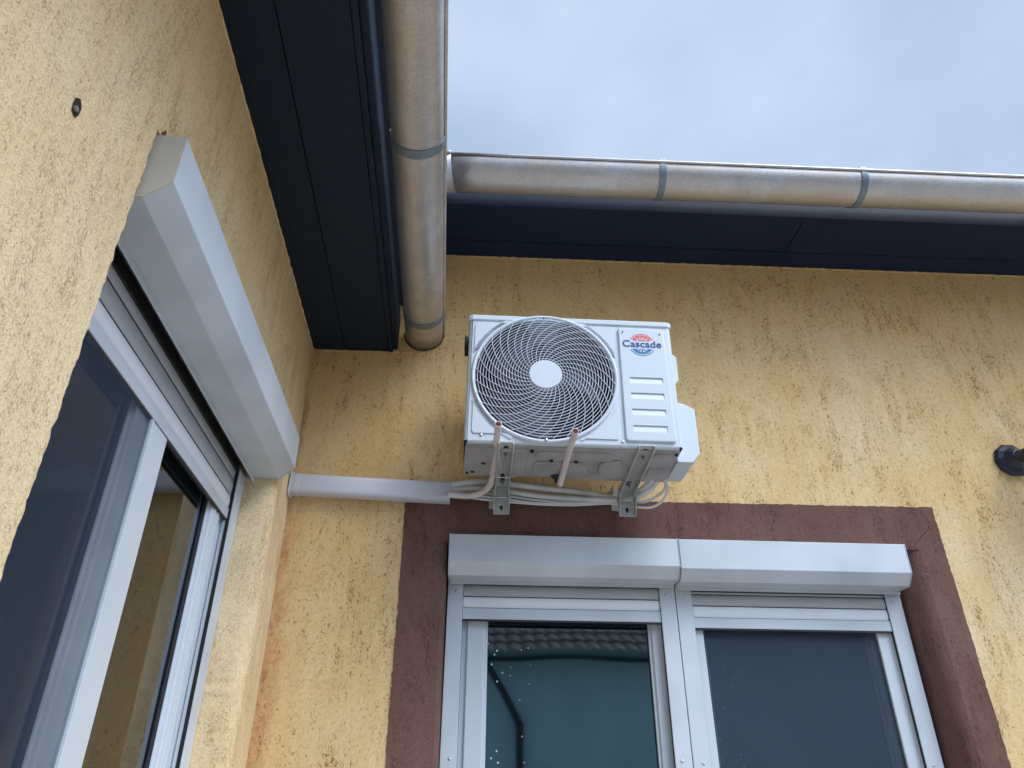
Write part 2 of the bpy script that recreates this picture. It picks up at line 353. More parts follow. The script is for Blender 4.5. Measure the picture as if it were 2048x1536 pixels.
# ------------------------------------------------------------------ walls with a window opening
def jag(amp, seed):
    return lambda t: amp * (0.5 * pnoise(Vector((t * 5, seed, 4.4))) + pnoise(Vector((t * 45, seed, 0.3))) + 0.6 * pnoise(Vector((t * 130, seed, 7.7))))
def wall_sheet(a0, a1, z0, z1, oa0, oa1, oz0, oz1, amp, round_lo, round_hi, depth, P, round_top=0.02):
    """sheet in plane coords (a, z), opening with uneven plaster edges; P(a, d, z) -> 3D, d = depth into the wall.
    round_lo/hi: list of (da, dd) steps from the face edge into the reveal, outwards from the opening."""
    mb = MB(); nz = int((oz1 - oz0) / 0.008); na = int((oa1 - oa0) / 0.008)
    jl, jh, jt = jag(amp * 0.3, 1.0), jag(amp, 5.0), jag(amp, 9.0)
    zs = [oz0 + (oz1 - oz0) * i / nz for i in range(nz + 1)]; As = [oa0 + (oa1 - oa0) * i / na for i in range(na + 1)]
    def f(z): return max(0.0, min(1.0, (oz1 - z) / 0.03)) * max(0.0, min(1.0, (z - oz0) / 0.03))
    def side(edge, far, rnd, j, sign):
        rows = []
        for z in zs:
            e = edge + j(z) * f(z)
            e0 = e + sign * rnd[0][0]
            row = [P(far, 0, z), P(e0, 0, z)] + [P(e + sign * da, dd, z) for k, (da, dd) in enumerate(rnd[1:])]
            rows.append(row)
        n = len(rows[0]); vs = [p for r in rows for p in r]
        mb.add(vs, [(i * n, i * n + 1, (i + 1) * n + 1, (i + 1) * n) for i in range(len(rows) - 1)])
        mb.add(vs, [(i * n + k, i * n + k + 1, (i + 1) * n + k + 1, (i + 1) * n + k) for i in range(len(rows) - 1) for k in range(1, n - 1)], True)
    side(oa0, a0, round_lo, jl, -1); side(oa1, a1, round_hi, jh, 1)
    rl, rh = round_lo[0][0], round_hi[0][0]
    # above and below
    mb.add([P(a0, 0, oz1), P(oa0 - rl, 0, oz1), P(oa1 + rh, 0, oz1), P(a1, 0, oz1), P(a1, 0, z1), P(a0, 0, z1)], [(0, 1, 2, 3, 4, 5)])
    mb.add([P(a0, 0, z0), P(a1, 0, z0), P(a1, 0, oz0), P(oa1 + rh, 0, oz0), P(oa0 - rl, 0, oz0), P(a0, 0, oz0)], [(0, 1, 2, 3, 4, 5)])
    dl, dh = depth, depth
    mb.add([P(oa0 - rl, 0, oz1), P(oa1 + rh, 0, oz1), P(oa1 + rh, depth, oz1), P(oa0 - rl, depth, oz1)], [(0, 1, 2, 3)])
    mb.add([P(oa0 - rl, 0, oz0), P(oa1 + rh, 0, oz0), P(oa1 + rh, depth, oz0), P(oa0 - rl, depth, oz0)], [(0, 1, 2, 3)])
    # body behind the face
    D = depth + 0.02
    mb.add([P(a0, 0, z0), P(a0, D, z0), P(a0, D, z1), P(a0, 0, z1)], [(0, 1, 2, 3)]); mb.add([P(a1, 0, z0), P(a1, D, z0), P(a1, D, z1), P(a1, 0, z1)], [(0, 1, 2, 3)])
    mb.add([P(a0, D, z0), P(a1, D, z0), P(a1, D, z1), P(a0, D, z1)], [(0, 1, 2, 3)]); mb.add([P(a0, 0, z1), P(a1, 0, z1), P(a1, D, z1), P(a0, D, z1)], [(0, 1, 2, 3)])
    return mb
# back wall: opening of the double window
bw = wall_sheet(-0.3, 6.5, 0.0, 4.06, 0.655, 2.570, 0.85, 2.555, 0.003,
    [(0.012, 0), (0.004, 0.006), (0, 0.02), (0, 0.30)], [(0.060, 0), (0.045, 0.006), (0.025, 0.028), (0.008, 0.07), (0, 0.12), (0, 0.30)],
    0.30, lambda a, d, z: (a, d, z))
back_wall = bw.build('house_wall', m_wall_back)
tag(back_wall, 'yellow scratched stucco wall facing the camera, behind the air conditioner', 'wall')
# wing wall (local frame), built directly in world coordinates of the wing
lw = wall_sheet(-0.02, 4.5, 0.0, 3.47, 0.24, 1.748, 0.85, 2.885, 0.0055,
    [(0.050, 0), (0.030, 0.004), (0.012, 0.018), (0.0, 0.05), (0, 0.30)], [(0.010, 0), (0.003, 0.004), (0, 0.012), (0, 0.30)],
    0.30, lambda a, d, z: (-d, -a, z))
wing_root_loc = Vector((0, 0, 0))
wing_wall = lw.build('house_wall', m_wall_left); wing_wall.rotation_euler = (0, 0, ANG)
tag(wing_wall, 'yellow stucco side wall along the left edge, with the tall recessed window', 'wall')
# brown painted surround, uneven hand-painted outline, reveals included
sb = MB(); J = [jag(0.0035, 20 + i) for i in range(4)]
X0, X1, Z1, x0, x1, z1, Zb = 0.478, 2.740, 2.731, 0.655 - 0.012, 2.570 + 0.060, 2.555, 0.70
yf = -0.004
def strip(pa, pb):
    n = len(pa); sb.add(pa + pb, [(i, i + 1, n + i + 1, n + i) for i in range(n - 1)])
n = 260
zs = [Zb + (Z1 - 0.006 - Zb) * i / n for i in range(n + 1)]
strip([(X0 + J[0](z), yf, z) for z in zs], [(x0, yf, z) for z in zs]); strip([(X0 + J[0](z), yf, z) for z in zs], [(X0 + J[0](z), 0.001, z) for z in zs])
strip([(x1, yf, z) for z in zs], [(X1 + J[1](z), yf, z) for z in zs]); strip([(X1 + J[1](z), yf, z) for z in zs], [(X1 + J[1](z), 0.001, z) for z in zs])
xs = [x0 + (x1 - x0) * i / 300 for i in range(301)]
xt = [X0 + J[0](Z1)] + [X0 + 0.01 + (X1 - X0 - 0.02) * i / 300 for i in range(301)] + [X1 + J[1](Z1)]
strip([(x, yf, Z1 + J[2](x)) for x in xt], [(min(max(x, x0), x1), yf, z1) if False else (x, yf, Z1 - 0.006) for x in xt])
strip([(x, yf, Z1 + J[2](x)) for x in xt], [(x, 0.001, Z1 + J[2](x)) for x in xt])
sb.add([(x0, yf, z1 - 0.012), (x1, yf, z1 - 0.012), (x1, yf, Z1 - 0.006), (x0, yf, Z1 - 0.006)], [(0, 1, 2, 3)])
# reveal lining following the rounded plaster edge, 3 mm proud of the wall mesh
jr = jag(0.003, 5.0)
def lining(prof, s, xe):
    rows = []
    for z in zs:
        if z > z1: z = z1 + 0.003
        rows.append([(xe + s * da - s * 0.004, dd - (0.004 if k == 0 else 0.002), z) for k, (da, dd) in enumerate(prof)])
        if z > z1: break
    m_ = len(rows[0]); vs = [p for r in rows for p in r]
    sb.add(vs, [(i * m_ + k, i * m_ + k + 1, (i + 1) * m_ + k + 1, (i + 1) * m_ + k) for i in range(len(rows) - 1) for k in range(m_ - 1)], True)
lining([(0.066, 0), (0.043, 0.004), (0.020, 0.026), (0.002, 0.07), (-0.006, 0.12), (-0.006, 0.28)], 1, 2.570)
lining([(0.018, 0), (0.003, 0.005), (-0.001, 0.02), (-0.001, 0.28)], -1, 0.655)
sur = sb.build('window_surround', m_brown, back_wall)
# hairline crack in the surround corner
ck = [px(1839, 1018, -0.0045), px(1846, 1030, -.0045), px(1857, 1046, -.0045), px(1858, 1057, -.0045), px(1850, 1066, -.0045), px(1838, 1078, -.0045), px(1828, 1094, -.0045), px(1815, 1096, -.0045)]
ckp = []
for a, b in zip(ck[:-1], ck[1:]):
    for k in range(5):
        p = a.lerp(b, k / 5); p.x += random.uniform(-.002, .002); p.z += random.uniform(-.002, .002); ckp.append(p)
cm = MB()
for a, b in zip(ckp[:-1], ckp[1:]):
    w = random.uniform(0.0006, 0.0014); d = (b - a).normalized(); nn = Vector((-d.z, 0, d.x)) * w
    cm.add([a - nn, b - nn, b + nn, a + nn], [(0, 1, 2, 3)])
cm.build('crack', m_hole, back_wall)
# pits in the wing wall: drilled hole with grey plug, chipped mortar
def blob_disc(c2, rx_, rz_, seed, depth=0.0, n=26):
    pts = []
    for k in range(n):
        a = 2 * PI * k / n; q = 1 + 0.25 * pnoise(Vector((math.cos(a) * 1.7, math.sin(a) * 1.7, seed)))
        pts.append((c2[0] + rx_ * q * math.cos(a), c2[1] + rz_ * q * math.sin(a)))
    return pts
hm = MB(); pts = blob_disc((-2.010, 2.648), 0.013, 0.020, 3.3)
hm.add([(0.0012, a, b) for a, b in pts], [list(range(len(pts)))])
ho = hm.build('drilled_hole', m_hole, wing_wall)
pg = MB(); pg.cyl(0.0055, (0.0, -2.013, 2.640), 0.006, 'x', 14); pg.build('wall_plug', m_plug, wing_wall, 0.001)
cmx = MB(); pts = [(-1.738, 2.880), (-1.722, 2.878), (-1.718, 2.888), (-1.722, 2.898), (-1.725, 2.912), (-1.730, 2.918), (-1.734, 2.906), (-1.742, 2.895)]
cmx.add([(0.0014, a, b) for a, b in pts], [list(range(len(pts)))]); cmx.build('chipped_plaster', m_chip, wing_wall)

# ------------------------------------------------------------------ roller shutters and windows (one builder, local frame)
# local frame: x along the wall (to the right seen from outside), y into the wall, z up
def shutter(root, x0, x1, yb, ztop, hf, cv, cz, depth, yg, zbot, slats, zbar, gw0, gw1, endmat, zb=0.85, boxx=None, lip=0.014, soff=0.0, cav=0.022, slot_shade=0.0):
    """yb: y of the box face, yg: y of the guide face"""
    bx0, bx1 = boxx if boxx else (x0, x1)
    prof = [(yb, ztop), (yb, ztop - hf), (yb + cv, ztop - hf - cz), (yg - lip, ztop - hf - cz), (yg - lip, ztop - hf - cz + cav), (yg + 0.07, ztop - hf - cz + cav), (yg + 0.07, ztop)]
    prof = [p for p in prof]
    MB().prism(prof, bx0 + 0.003, bx1 - 0.003, 'x').build('shutter_box', m_alu, root, 0.0018)
    # rear lip behind the slot
    for xx in (bx0, bx1 - 0.003):
        e = [(yb - 0.0015, ztop + 0.0015), (yb - 0.0015, ztop - hf - 0.001), (yb + cv - 0.001, ztop - hf - cz - 0.0015), (yg - 0.002, ztop - hf - cz - 0.0015), (yg - 0.002, ztop + 0.0015)]
        MB().prism(e, xx, xx + 0.003, 'x').build('end_plate', endmat, root, 0.0006)
    MB().box(bx0 + 0.004, bx1 - 0.004, yg - lip - 0.001, yg - lip + 0.003, zbot, ztop - hf - cz + 0.01).build('box_lip', m_alu, root, 0.0008)
    MB().box(bx0 + 0.004, bx1 - 0.004, yg - lip + 0.004, yg - lip + 0.007, ztop - hf - cz + 0.004, ztop - hf - cz + cav - 0.003).build('slot_shade_sheet', m_black, root)  # black sheet that paints the dark of the slot cavity
    if slot_shade: MB().box(x0 + gw0, x1 - gw1, yg + soff, yg + soff + 0.013, -slot_shade, ztop - hf - cz + 0.03).build('slot_shade_strip', m_black, root)  # black strip painting the slot's shade over the top slat, no real seal
    # guides
    gt = ztop - hf - cz + 0.004
    for a, b in ((x0, x0 + gw0), (x1 - gw1, x1)):
        gm = MB(); gm.box(a, b, yg, yg + 0.030, zb, gt)
        go = gm.build('guide_rail', m_alu, root, 0.0022)
        xi, sg_ = (b, 1) if a == x0 else (a, -1)
        MB().box(xi, xi + sg_ * 0.0015, yg + 0.005, yg + 0.017, zb, gt - 0.004).build('guide_brush', m_black, go)
        sx = (a + b) / 2 + (0.004 if a == x0 else -0.006)
        for zz in (gt - 0.045, gt - 0.65):
            sm = MB(); sm.lathe([(0.0, -0.0025), (0.003, -0.0027), (0.0055, -0.0012), (0.0062, 0.001)], (sx, yg, zz), 'y', 14)
            sm.build('screw', m_screw, go)
    # slats
    sl = MB(); a, b = x0 + gw0 - 0.006, x1 - gw1 + 0.006
    edges = slats
    for zt, zl in zip(edges[:-1], edges[1:]):
        h = zt - zl; pr = []
        for k in range(9):
            t = k / 8; pr.append((yg + soff + 0.0125 - 0.0045 * math.sin(PI * min(1, max(0, (t - 0.04) / 0.92))) ** 0.6, zt - 0.0035 - (h - 0.0045) * t))
        pr = pr + [(yg + soff + 0.024, zl + 0.001), (yg + soff + 0.024, zt - 0.0035)]
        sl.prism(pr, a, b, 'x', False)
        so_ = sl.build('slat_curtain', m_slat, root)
    bk = MB(); bk.box(a, b, yg + soff + 0.019, yg + soff + 0.023, edges[-1], edges[0]); bk.build('slat_shadow_gap', m_gasket, so_)
    bb = MB(); bb.box(a, b, yg + soff + 0.006, yg + soff + 0.022, zbar, edges[-1] - 0.002); bo = bb.build('bottom_bar', m_alu, root, 0.0018)
    rb = MB(); rb.box(a, b, yg + soff + 0.009, yg + soff + 0.019, zbar - 0.007, zbar); rb.build('rubber_seal', m_rubber, bo, 0.001)

def frame_rect(x0, x1, z0, z1, w, y0, y1, wl=None, wr=None, wt=None, lip=0.0):
    wl = wl or w; wr = wr or w; wt = wt or w
    mb = MB(); mb.box(x0, x0 + wl, y0, y1, z0, z1); mb.box(x1 - wr, x1, y0, y1, z0, z1)
    mb.box(x0 + wl, x1 - wr, y0 + 0.0005, y1, z1 - wt, z1); mb.box(x0 + wl, x1 - wr, y0 + 0.0005, y1, z0, z0 + w); return mb

def window(root, x0, x1, z0, z1, y, gl, room, fl=0.04, fr=0.04, sw=0.058, swr=None, screen=None, tiltgap=True, deepsill=True):
    """fixed frame, sash, gasket and pane"""
    swr = swr or sw
    frame_rect(x0, x1, z0, z1, fl, y + 0.012, y + 0.075, wr=fr).build('window_frame', m_pvc, root, 0.003)
    sx0, sx1 = x0 + fl - 0.012, x1 - fr + 0.012
    so_ = frame_rect(sx0, sx1, z0 + 0.03, z1 - 0.03, sw, y, y + 0.058, wr=swr).build('sash', m_pvc, root, 0.006, seg=3)
    frame_rect(sx0 + sw - .001, sx1 - swr + .001, z0 + 0.03 + sw - .001, z1 - 0.03 - sw + .001, 0.012, y + 0.012, y + 0.040).build('glazing_bead', m_pvc, so_, 0.003)
    gx0, gx1 = sx0 + sw + 0.010, sx1 - swr - 0.010
    frame_rect(gx0 - 0.002, gx1 + 0.002, z0 + 0.03 + sw + 0.008, z1 - 0.03 - sw - 0.008, 0.005, y + 0.018, y + 0.034).build('gasket', m_gasket, so_)
    MB().box(gx0, gx1, y + 0.028, y + 0.0285, z0 + 0.03 + sw, z1 - 0.03 - sw).build('pane', gl, so_)
    rm = MB(); rm.box(gx0 - 0.03, gx1 + 0.03, y + 0.115, y + 0.120, z0 + 0.02, z1 - 0.02)
    rm.build('dim_room_panel', room, root)  # flat panel in place of the room, its dimness put into the colour

# back double window: roots tilted by a hair, as in the photograph
TILT = R(0.36)
def back_root(name, x, z, label, cat, group=None):
    return empty(name, (x, 0, z), 0, label, cat, group, rot=(0, TILT, 0))
# left unit
r = back_root('roller_shutter', 0.667, 2.40, 'white roller shutter box with grime streaks above the window pane reflecting a neighbouring roof', 'shutter', 'roller shutters')
o = Vector((0.667, 0, 2.40))
shutter(r, 0.000, 0.9285, -0.040, 0.1645, 0.113, 0.040, 0.043, 0.13, 0.088, -0.006, [0.0, -0.048, -0.094], -0.139, 0.062, 0.064, m_alu, zb=-1.5)
r = back_root('roller_shutter', 1.5985, 2.386, 'clean white roller shutter box, right half of the pair over the double window', 'shutter', 'roller shutters')
shutter(r, 0.000, 0.949, -0.040, 0.1725, 0.120, 0.040, 0.043, 0.13, 0.088, -0.006, [0.0, -0.014, -0.060, -0.108], -0.150, 0.066, 0.066, m_alu, zb=-1.5)
r = back_root('window', 0.667, 2.40, 'white framed window pane with rain specks, reflecting a tiled roof and teal wall', 'window', 'panes of the double window')
window(r, 0.020, 0.926, -1.5, 0.06, 0.128, m_glass_back, m_room, fl=0.075, fr=0.066, sw=0.072, swr=0.045)
r = back_root('window', 1.5985, 2.39, 'white framed window half covered by a dark blue insect screen, right of the double window', 'window', 'panes of the double window')
window(r, 0.004, 0.940, -1.5, 0.06, 0.135, m_glass_back, m_room, fl=0.060, fr=0.080, sw=0.060, swr=0.075)
sc = MB(); sc.box(0.104, 0.824, 0.124, 0.1245, -1.5, -0.10); sc.build('insect_screen', m_screen, r)
ff = MB(); ff.box(0.070, 0.104, 0.114, 0.128, -1.5, -0.10); ff.build('screen_frame', m_pvc, r, 0.002)
ff = MB(); ff.box(0.824, 0.905, 0.112, 0.126, -1.5, -0.10); ff.build('screen_frame', m_pvc, r, 0.003)

# wing window. local x along the wall = -u ; map: rotate so that local x -> toward the corner
# root frame: x = along +y' (towards the corner), y = into the wall (-v)
def wing_root(name, u, z, label, cat, group=None):
    return empty(name, W(0, u, z), ANG + R(90), label, cat, group)
# in this frame local x = -(u-u0), local y = -v
r = wing_root('roller_shutter', 1.745, 2.70, 'long white roller shutter box running along the left side wall', 'shutter', 'roller shutters')
L_ = 1.745 - 0.243
shutter(r, 0.0, L_, -0.059, 0.181, 0.133, 0.053, 0.047, 0.16, 0.120, -0.016, [0.02, -0.036, -0.098, -0.150], -0.189, 0.075, 0.075, m_alu_end, zb=-1.85, lip=0.034, soff=0.008, cav=0.075, slot_shade=0.006)
r = wing_root('window', 1.745, 2.70, 'tall white window recessed in the left side wall, dark insect screen over its left half', 'window')
window(r, 0.735, L_ - 0.045, -1.85, 0.05, 0.146, m_glass_left, m_room2, fl=0.03, fr=0.085, sw=0.02, swr=0.095)
for xa, ya in ((L_ - 0.108, 0.1525), (L_ - 0.070, 0.1525), (L_ - 0.155, 0.142), (L_ - 0.190, 0.142)):
    b = MB(); b.box(xa, xa + 0.006, ya, ya + 0.010, -1.85, -0.10); b.build('profile_ridge', m_pvc, r, 0.0015)
window(r, 0.02, 0.70, -1.85, 0.05, 0.146, m_glass_left, m_room, fl=0.06, fr=0.03, sw=0.07, swr=0.115)
mu = MB(); mu.box(0.645, 0.764, 0.134, 0.150, -1.85, -0.193); mu.build('mullion', m_pvc, r, 0.004)
sc = MB(); sc.box(0.06, 0.643, 0.138, 0.1385, -1.85, -0.16); sc.build('insect_screen', m_screen2, r)
ff = MB(); ff.box(0.638, 0.6445, 0.130, 0.146, -1.85, -0.193); ff.build('screen_frame', m_pvc, r, 0.0015)

# ------------------------------------------------------------------ eaves
er = empty('roof_eave', W(0, 0, 3.45), ANG, 'black stained wooden eave over the left side wall', 'eave')
# local: x = v, y = -u
b = MB()
for a0, a1 in ((-0.01, 0.146), (0.149, 0.347)):
    b.box(a0, a1, -4.5, -0.003, 0.0, 0.022)
b.build('soffit', m_soffit_left, er, 0.002)
b = MB(); b.box(-0.01, 0.38, -4.5, -0.004, 0.024, 0.03); b.build('soffit_backing', m_black, er)
b = MB(); b.box(0.349, 0.368, -4.5, -0.004, -0.006, 0.19); b.build('fascia_board', m_soffit_left, er, 0.003)
b = MB(); b.box(0.3685, 0.388, -4.5, -0.004, 0.010, 0.20); b.build('fascia_board', m_soffit_left, er, 0.003)
def jag_strip(p0, p1, wdt, amp, seed):
    pass
b = MB(); b.add([(0.44, -4.5, 0.22), (0.44, -0.02, 0.22), (-3.2, -0.02, 2.6), (-3.2, -4.5, 2.6), (0.46, -4.5, 0.25), (0.46, -0.02, 0.25), (-3.2, -0.02, 2.63), (-3.2, -4.5, 2.63)],
    [(0, 1, 2, 3), (4, 7, 6, 5), (0, 4, 5, 1), (1, 5, 6, 2), (2, 6, 7, 3), (3, 7, 4, 0)]); b.build('roof', m_roofdark, er)
eb = empty('roof_eave', (0.0, 0, 4.04), 0, 'navy stained wooden eave above the air conditioner wall', 'eave')
b = MB(); b.box(-0.3, 6.5, -0.115, 0.0, 0.0, 0.022); b.box(-0.3, 2.30, -0.345, -0.121, 0.0, 0.022); b.box(2.303, 6.5, -0.345, -0.121, -0.0015, 0.022)
b.build('soffit', m_soffit_back, eb, 0.0018)
b = MB(); b.box(-0.3, 6.5, -0.36, 0.0, 0.024, 0.03); b.build('soffit_backing', m_black, eb)
b = MB(); b.box(-0.3, 6.5, -0.372, -0.348, -0.006, 0.20); b.build('fascia_board', m_soffit_back, eb, 0.003)
b = MB(); b.add([(-0.3, -0.39, 0.21), (6.5, -0.39, 0.21), (6.5, 3.2, 2.6), (-0.3, 3.2, 2.6), (-0.3, -0.39, 0.24), (6.5, -0.39, 0.24), (6.5, 3.2, 2.63), (-0.3, 3.2, 2.63)],
    [(0, 3, 2, 1), (4, 5, 6, 7), (0, 1, 5, 4), (1, 2, 6, 5), (2, 3, 7, 6), (3, 0, 4, 7)]); b.build('roof', m_roofdark, eb)

def bead_line(p0, p1, n, rad, name, m, parent, seed):
    pts = []; rs = []
    for i in range(n + 1):
        t = i / n; p = Vector(p0).lerp(Vector(p1), t); q = t * (Vector(p1) - Vector(p0)).length
        p.z += rad * 0.25 * pnoise(Vector((q * 4, seed, 0))) + rad * 0.5 * pnoise(Vector((q * 40, seed, 3))); pts.append(p)
        rs.append(max(0.001, rad * (0.7 + 0.7 * pnoise(Vector((q * 26, seed, 8))))))
    b = MB(); b.tube(pts, rs, 8); return b.build(name, m, parent)
bead_line((0.0, -4.4, 3.447), (0.0, -0.01, 3.447), 420, 0.006, 'plaster_edge', m_wall_left, wing_wall, 2.0)
bead_line((0.1, 0.0, 4.037), (6.3, 0.0, 4.037), 520, 0.006, 'plaster_edge', m_wall_back, back_wall, 5.0)
bead_line((0.012, 0.0, 3.446), (0.50, 0.0, 3.446), 60, 0.005, 'plaster_edge', m_wall_back, back_wall, 9.0)
# ------------------------------------------------------------------ gutters
def half_round(mb, rad, thick, t0, t1, c, axis, front=1, bead=0.0065, slope=0.0, seg=36):
    """half pipe along axis; c = centre in the cross plane (horizontal, z)."""
    def pt(h, z, t):
        zz = z + slope * (t - t0)
        return (h, t, zz) if axis == 'y' else (t, h, zz)
    outer = [(c[0] + rad * math.cos(PI + PI * k / seg), c[1] + rad * math.sin(PI + PI * k / seg)) for k in range(seg + 1)]
    inner = [(c[0] + (rad - thick) * math.cos(PI + PI * k / seg), c[1] + (rad - thick) * math.sin(PI + PI * k / seg)) for k in range(seg + 1)][::-1]
    loop = outer + inner; n = len(loop)
    nt_ = max(2, int(abs(t1 - t0) / 0.12)); vs = []
    for i in range(nt_ + 1):
        t = t0 + (t1 - t0) * i / nt_
        wob = 0.0012 * pnoise(Vector((t * 2.3, c[0], 1)))
        for h, z in loop: vs.append(pt(h + wob, z + wob, t))
    mb.add(vs, [(i * n + k, i * n + (k + 1) % n, (i + 1) * n + (k + 1) % n, (i + 1) * n + k) for i in range(nt_) for k in range(n)], True)
    mb.add(vs[:n], [list(range(n))]); mb.add(vs[-n:], [list(range(n))])
    hb = c[0] + front * (rad + bead * 0.6)
    mb.tube([pt(hb, c[1] + 0.002, t0 + (t1 - t0) * i / 20) for i in range(21)], bead, 10)
def strap(mb, rad, t, w, c, axis, a0=180, a1=360, thick=0.003, lean=0.0):
    n = 28; vs = []
    for k in range(n + 1):
        a = R(a0 + (a1 - a0) * k / n); tt = t + lean * (math.cos(a))
        for rr, dt in ((rad + 0.0008, -w / 2), (rad + thick, -w / 2), (rad + thick, w / 2), (rad + 0.0008, w / 2)):
            h, z = c[0] + rr * math.cos(a), c[1] + rr * math.sin(a)
            vs.append((h, tt + dt, z) if axis == 'y' else (tt + dt, h, z))
    mb.add(vs, [(i * 4 + k, i * 4 + (k + 1) % 4, (i + 1) * 4 + (k + 1) % 4, (i + 1) * 4 + k) for i in range(n) for k in range(4)] + [(0, 1, 2, 3), (n * 4 + 3, n * 4 + 2, n * 4 + 1, n * 4)])
gl_ = empty('rain_gutter', W(0.506, 0, 3.55), ANG, 'weathered half round zinc gutter running overhead along the left wing', 'gutter', 'rain gutters')
b = MB(); half_round(b, 0.088, 0.002, -4.5, 0.012, (0, 0), 'y', 1); b.build('trough', m_zinc, gl_)
for u in (0.205, 1.20, 2.2, 3.2):
    b = MB(); strap(b, 0.088, -u, 0.036, (0, 0), 'y', 176, 372, 0.004); b.box(0.090, 0.0945, -u - 0.011, -u + 0.011, 0.010, 0.042); b.build('gutter_strap', m_strap, gl_, 0.0008)
# joint of the two gutter lengths just beyond the strap and the end let into the plaster
b = MB(); strap(b, 0.0885, -0.012, 0.012, (0, 0), 'y', 180, 366, 0.006); b.build('mortar_collar', m_chip, gl_)
gb = empty('rain_gutter', (0.615, -0.500, 4.115), 0, 'zinc gutter under the sky, running to the right above the air conditioner wall', 'gutter', 'rain gutters')
b = MB(); half_round(b, 0.096, 0.002, 0.0, 5.9, (0, 0), 'x', -1, slope=0.004); b.build('trough', m_zinc, gb)
for x in (0.955, 1.885, 2.82, 3.76):
    b = MB(); strap(b, 0.096, x, 0.030, (0, 0.004 * x), 'x', 164, 362, 0.004); b.cyl(0.0045, (x, -0.1015, 0.004), 0.006, 'y', 12); b.build('gutter_strap', m_strap, gb, 0.0008)
# mitred corner piece where the gutter turns
b = MB(); half_round(b, 0.1010, 0.002, -0.26, 0.020, (0.0, 0.002), 'x', -1)
rm_ = Matrix.Rotation(R(-9), 3, 'Z'); b.v = [tuple(rm_ @ Vector(q)) for q in b.v]
b.build('corner_piece', m_zinc2, gb)

# ------------------------------------------------------------------ air conditioner
AW, AH, AD = 0.815, 0.560, 0.300
ac = empty('air_conditioner', (0.717, -0.472, 2.770), 0, 'white outdoor air conditioner unit with round fan grille, on two wall brackets', 'air conditioner', rot=(0, 0.015, -0.006))
FC, FR = (0.302, 0.286), 0.270
# front plate with round hole + wrap-around cabinet
cab = MB(); seg = 96
circ = [(FC[0] + FR * math.cos(2 * PI * k / seg), FC[1] + FR * math.sin(2 * PI * k / seg)) for k in range(seg)]
def rect_pt(a):
    dx, dz = math.cos(a), math.sin(a); x0, x1, z0, z1 = 0.014, 0.596, 0.006, AH - 0.004; ts = []
    if dx > 1e-9: ts.append((x1 - FC[0]) / dx)
    if dx < -1e-9: ts.append((x0 - FC[0]) / dx)
    if dz > 1e-9: ts.append((z1 - FC[1]) / dz)
    if dz < -1e-9: ts.append((z0 - FC[1]) / dz)
    t = min(ts); return (FC[0] + dx * t, FC[1] + dz * t)
cang = sorted([math.atan2(z - FC[1], x - FC[0]) % (2 * PI) for x in (0.014, 0.596) for z in (0.006, AH - 0.004)])
angs = sorted(set([2 * PI * k / seg for k in range(seg)] + cang)); n = len(angs)
inn = [(FC[0] + FR * math.cos(a), 0, FC[1] + FR * math.sin(a)) for a in angs]; outr = [(rect_pt(a)[0], 0, rect_pt(a)[1]) for a in angs]
cab.add(inn + outr, [(i, (i + 1) % n, n + (i + 1) % n, n + i) for i in range(n)])
cab.add([(0.596, 0, 0.006), (AW - 0.014, 0, 0.006), (AW - 0.014, 0, AH - 0.004), (0.596, 0, AH - 0.004)], [(0, 1, 2, 3)])
# rounded cabinet edges and sides
prof = [(0.014, 0.0), (0.008, 0.0015), (0.003, 0.006), (0.0, 0.014), (0.0, AD)]
for s_, x_ in ((1, 0.0), (-1, AW)):
    vs = []
    for (dx, dy) in prof: vs += [(x_ + s_ * dx, dy, 0.006), (x_ + s_ * dx, dy, AH - 0.004)]
    cab.add(vs, [(2 * i, 2 * i + 1, 2 * i + 3, 2 * i + 2) for i in range(len(prof) - 1)], True)
# bottom lip of the cabinet, open frame round the base pan
cab.add([(0.014, 0, 0.006), (AW - 0.014, 0, 0.006), (AW - 0.014, 0.004, 0.0), (0.014, 0.004, 0.0)], [(0, 1, 2, 3)])
cab.add([(0.014, 0.004, 0.0), (AW - 0.014, 0.004, 0.0), (AW - 0.014, 0.022, 0.0), (0.014, 0.022, 0.0)], [(0, 1, 2, 3)])
cab.add([(0, AD, 0.006), (AW, AD, 0.006), (AW, AD, AH), (0, AD, AH)], [(0, 1, 2, 3)])
cabo = cab.build('cabinet', m_ac, ac)
tp = MB(); tp.prism([(0.012, -0.006), (AW - 0.012, -0.006), (AW + 0.004, 0.002), (AW + 0.005, 0.012), (AW + 0.005, AD + 0.004), (-0.005, AD + 0.004), (-0.005, 0.012), (-0.004, 0.002)], AH - 0.020, AH + 0.006, 'z'); tp.build('top_cover', m_ac, ac, 0.005, seg=3)
